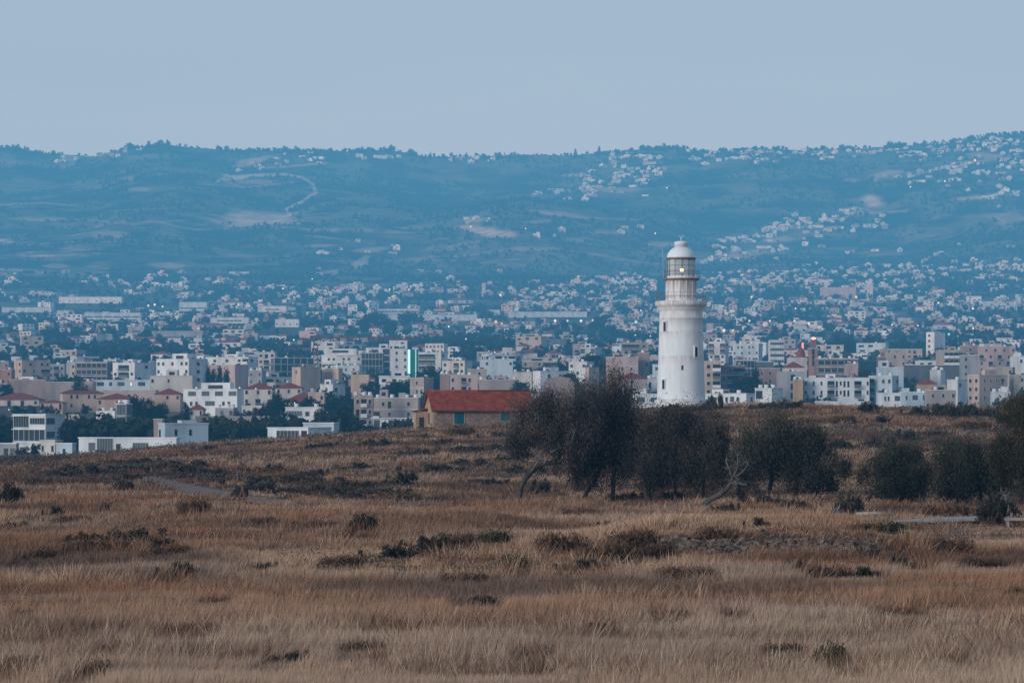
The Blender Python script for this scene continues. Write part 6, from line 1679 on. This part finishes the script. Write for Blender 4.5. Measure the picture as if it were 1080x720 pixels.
# ------------------------------------------------------------------ lit street lamps
def lamp_unit():
    p = MB(); p.tube([(0, 0, -1), (0, 0, 8.2), (.0, -.6, 8.7), (.0, -1.3, 8.8)], [.11, .08, .06, .06], 6)
    h = MB(); h.box(-.22, .22, -1.9, -1.1, 8.74, 8.9)
    return p.mesh('pole', rail_m, True), h.mesh('lamp_head', rail_m)
LP, LH = lamp_unit()
def glow(rad_, mat):
    mb = MB(); mb.lathe([(rad_ * sin(math.pi * i / 6) + .001, -rad_ * cos(math.pi * i / 6)) for i in range(7)], 10)
    return mb.mesh('bulb', mat, True)
cols = {'w': emit('lamp_white_light', (.86, .95, 1.0), 1.0), 'b': emit('lamp_blue_light', (.55, .85, 1.0), .9), 'o': emit('lamp_orange_light', (1.0, .55, .30), 1.0), 'y': emit('lamp_warm_light', (1.0, .82, .60), 1.0), 't': emit('lamp_green_light', (.30, 1.0, .85), .7)}
LAMPS = [(128, 424, 'b', 1.6, 940), (187, 438, 'w', 1.0, 830), (272, 445.5, 'w', 1.0, 800), (11, 431, 'w', .7, 900), (79, 440, 'w', .9, 740), (205, 408, 'y', .9, 1000), (255, 408, 'y', .9, 1000), (272, 409, 'w', .8, 940), (303, 434, 'o', 1.1, 860), (322, 433, 'o', 1.3, 850), (313, 424, 'w', .7, 900), (165, 440, 'w', .6, 850),
         (586, 338, 'w', 1.7, None), (599, 338, 'w', 1.2, None), (612, 338, 'w', 1.6, None), (625, 338, 'w', 1.5, None), (671, 339, 'b', 1.7, None), (523, 339, 'o', 1.7, None), (529, 341, 'o', 1.0, None), (528, 311, 'w', 1.2, None), (790, 338, 'w', 1.2, None), (812, 338, 'w', 1.1, None), (838, 338, 'w', 1.1, None), (853, 341, 'w', 1.3, None), (839, 325, 'w', 1.0, None),
         (1000, 352, 't', 1.6, None), (975, 412, 'w', .9, 860), (1069, 419, 'y', 1.4, 800), (593, 427, 'y', 1.2, 880), (940, 342, 'w', 1.0, None), (968, 343, 'w', .9, None), (1026, 346, 'y', 1.2, None), (1057, 337, 'w', 1.1, None), (989, 319, 'w', 1.1, None), (1026, 325, 'w', 1.3, None), (903, 313, 'y', 1.3, None), (763, 348, 'y', 1.8, None), (774, 348, 'o', 1.4, None),
         (157, 322, 'w', 1.2, None), (164, 321, 'w', 1.3, None), (171, 323, 'w', 1.0, None), (110, 347, 'w', 1.0, None), (120, 347, 'w', 1.0, None), (210, 346, 'w', .9, None), (252, 321, 'w', 1.0, None), (299, 304, 'w', 1.0, None), (329, 294, 'w', .8, None), (411, 305, 'w', 1.0, None), (432, 305, 'w', .9, None), (473, 344, 'w', 1.1, None), (311, 358, 'w', 1.0, None), (492, 357, 'w', .9, None), (521, 371, 'w', .9, None), (621, 370, 'y', 1.0, None), (671, 353, 'w', .8, None), (686, 354, 'y', .8, None), (656, 327, 'y', .8, None), (676, 327, 'w', .9, None),
         (792, 313, 'w', 1.0, None), (691, 246, 'w', 1.0, None), (554, 241, 'w', .8, None), (496, 239, 'w', .9, None), (703, 198, 'w', .8, None), (1028, 169, 'y', 1.4, None), (996, 191, 'w', 1.0, None), (960, 197, 'w', .9, None), (408, 156, 'w', .8, None), (377, 357, 'w', .7, None)]
ln = Namer(town_marks)
bulbs = {}
for (px, py, c, s, d) in LAMPS:
    if d is None:
        d = ground_d(px, py, 1200, 8.8)
        if d is None: continue
    x = (px - CX) / F * d; zt = EYE + (HY - py) * d / F; zg = float(H(x, d))
    k = max(.5, (zt - zg) / 8.8)
    o = empty('street_lamp', (x, d, zg), r.uniform(-.6, .6) , cat='street lamp', group='lit street lamps of the town')
    pl = link('pole', LP, o); pl.scale = (1, 1, k)
    hd = link('lamp_head', LH, o); hd.location = (0, 0, 8.8 * (k - 1))
    rad_ = s * d / F * 1.05 * .85
    b = link('bulb', glow(1, cols[c]), o); b.location = (0, -1.5, 8.8 * k - .3); b.scale = (rad_,) * 3
    ln.add(o, px, py, {'w': 'lit white', 'b': 'lit bluish', 'o': 'lit orange', 'y': 'lit warm yellow', 't': 'lit green'}[c], 'street lamp')
ln.finish()
print('objects', len(bpy.data.objects))
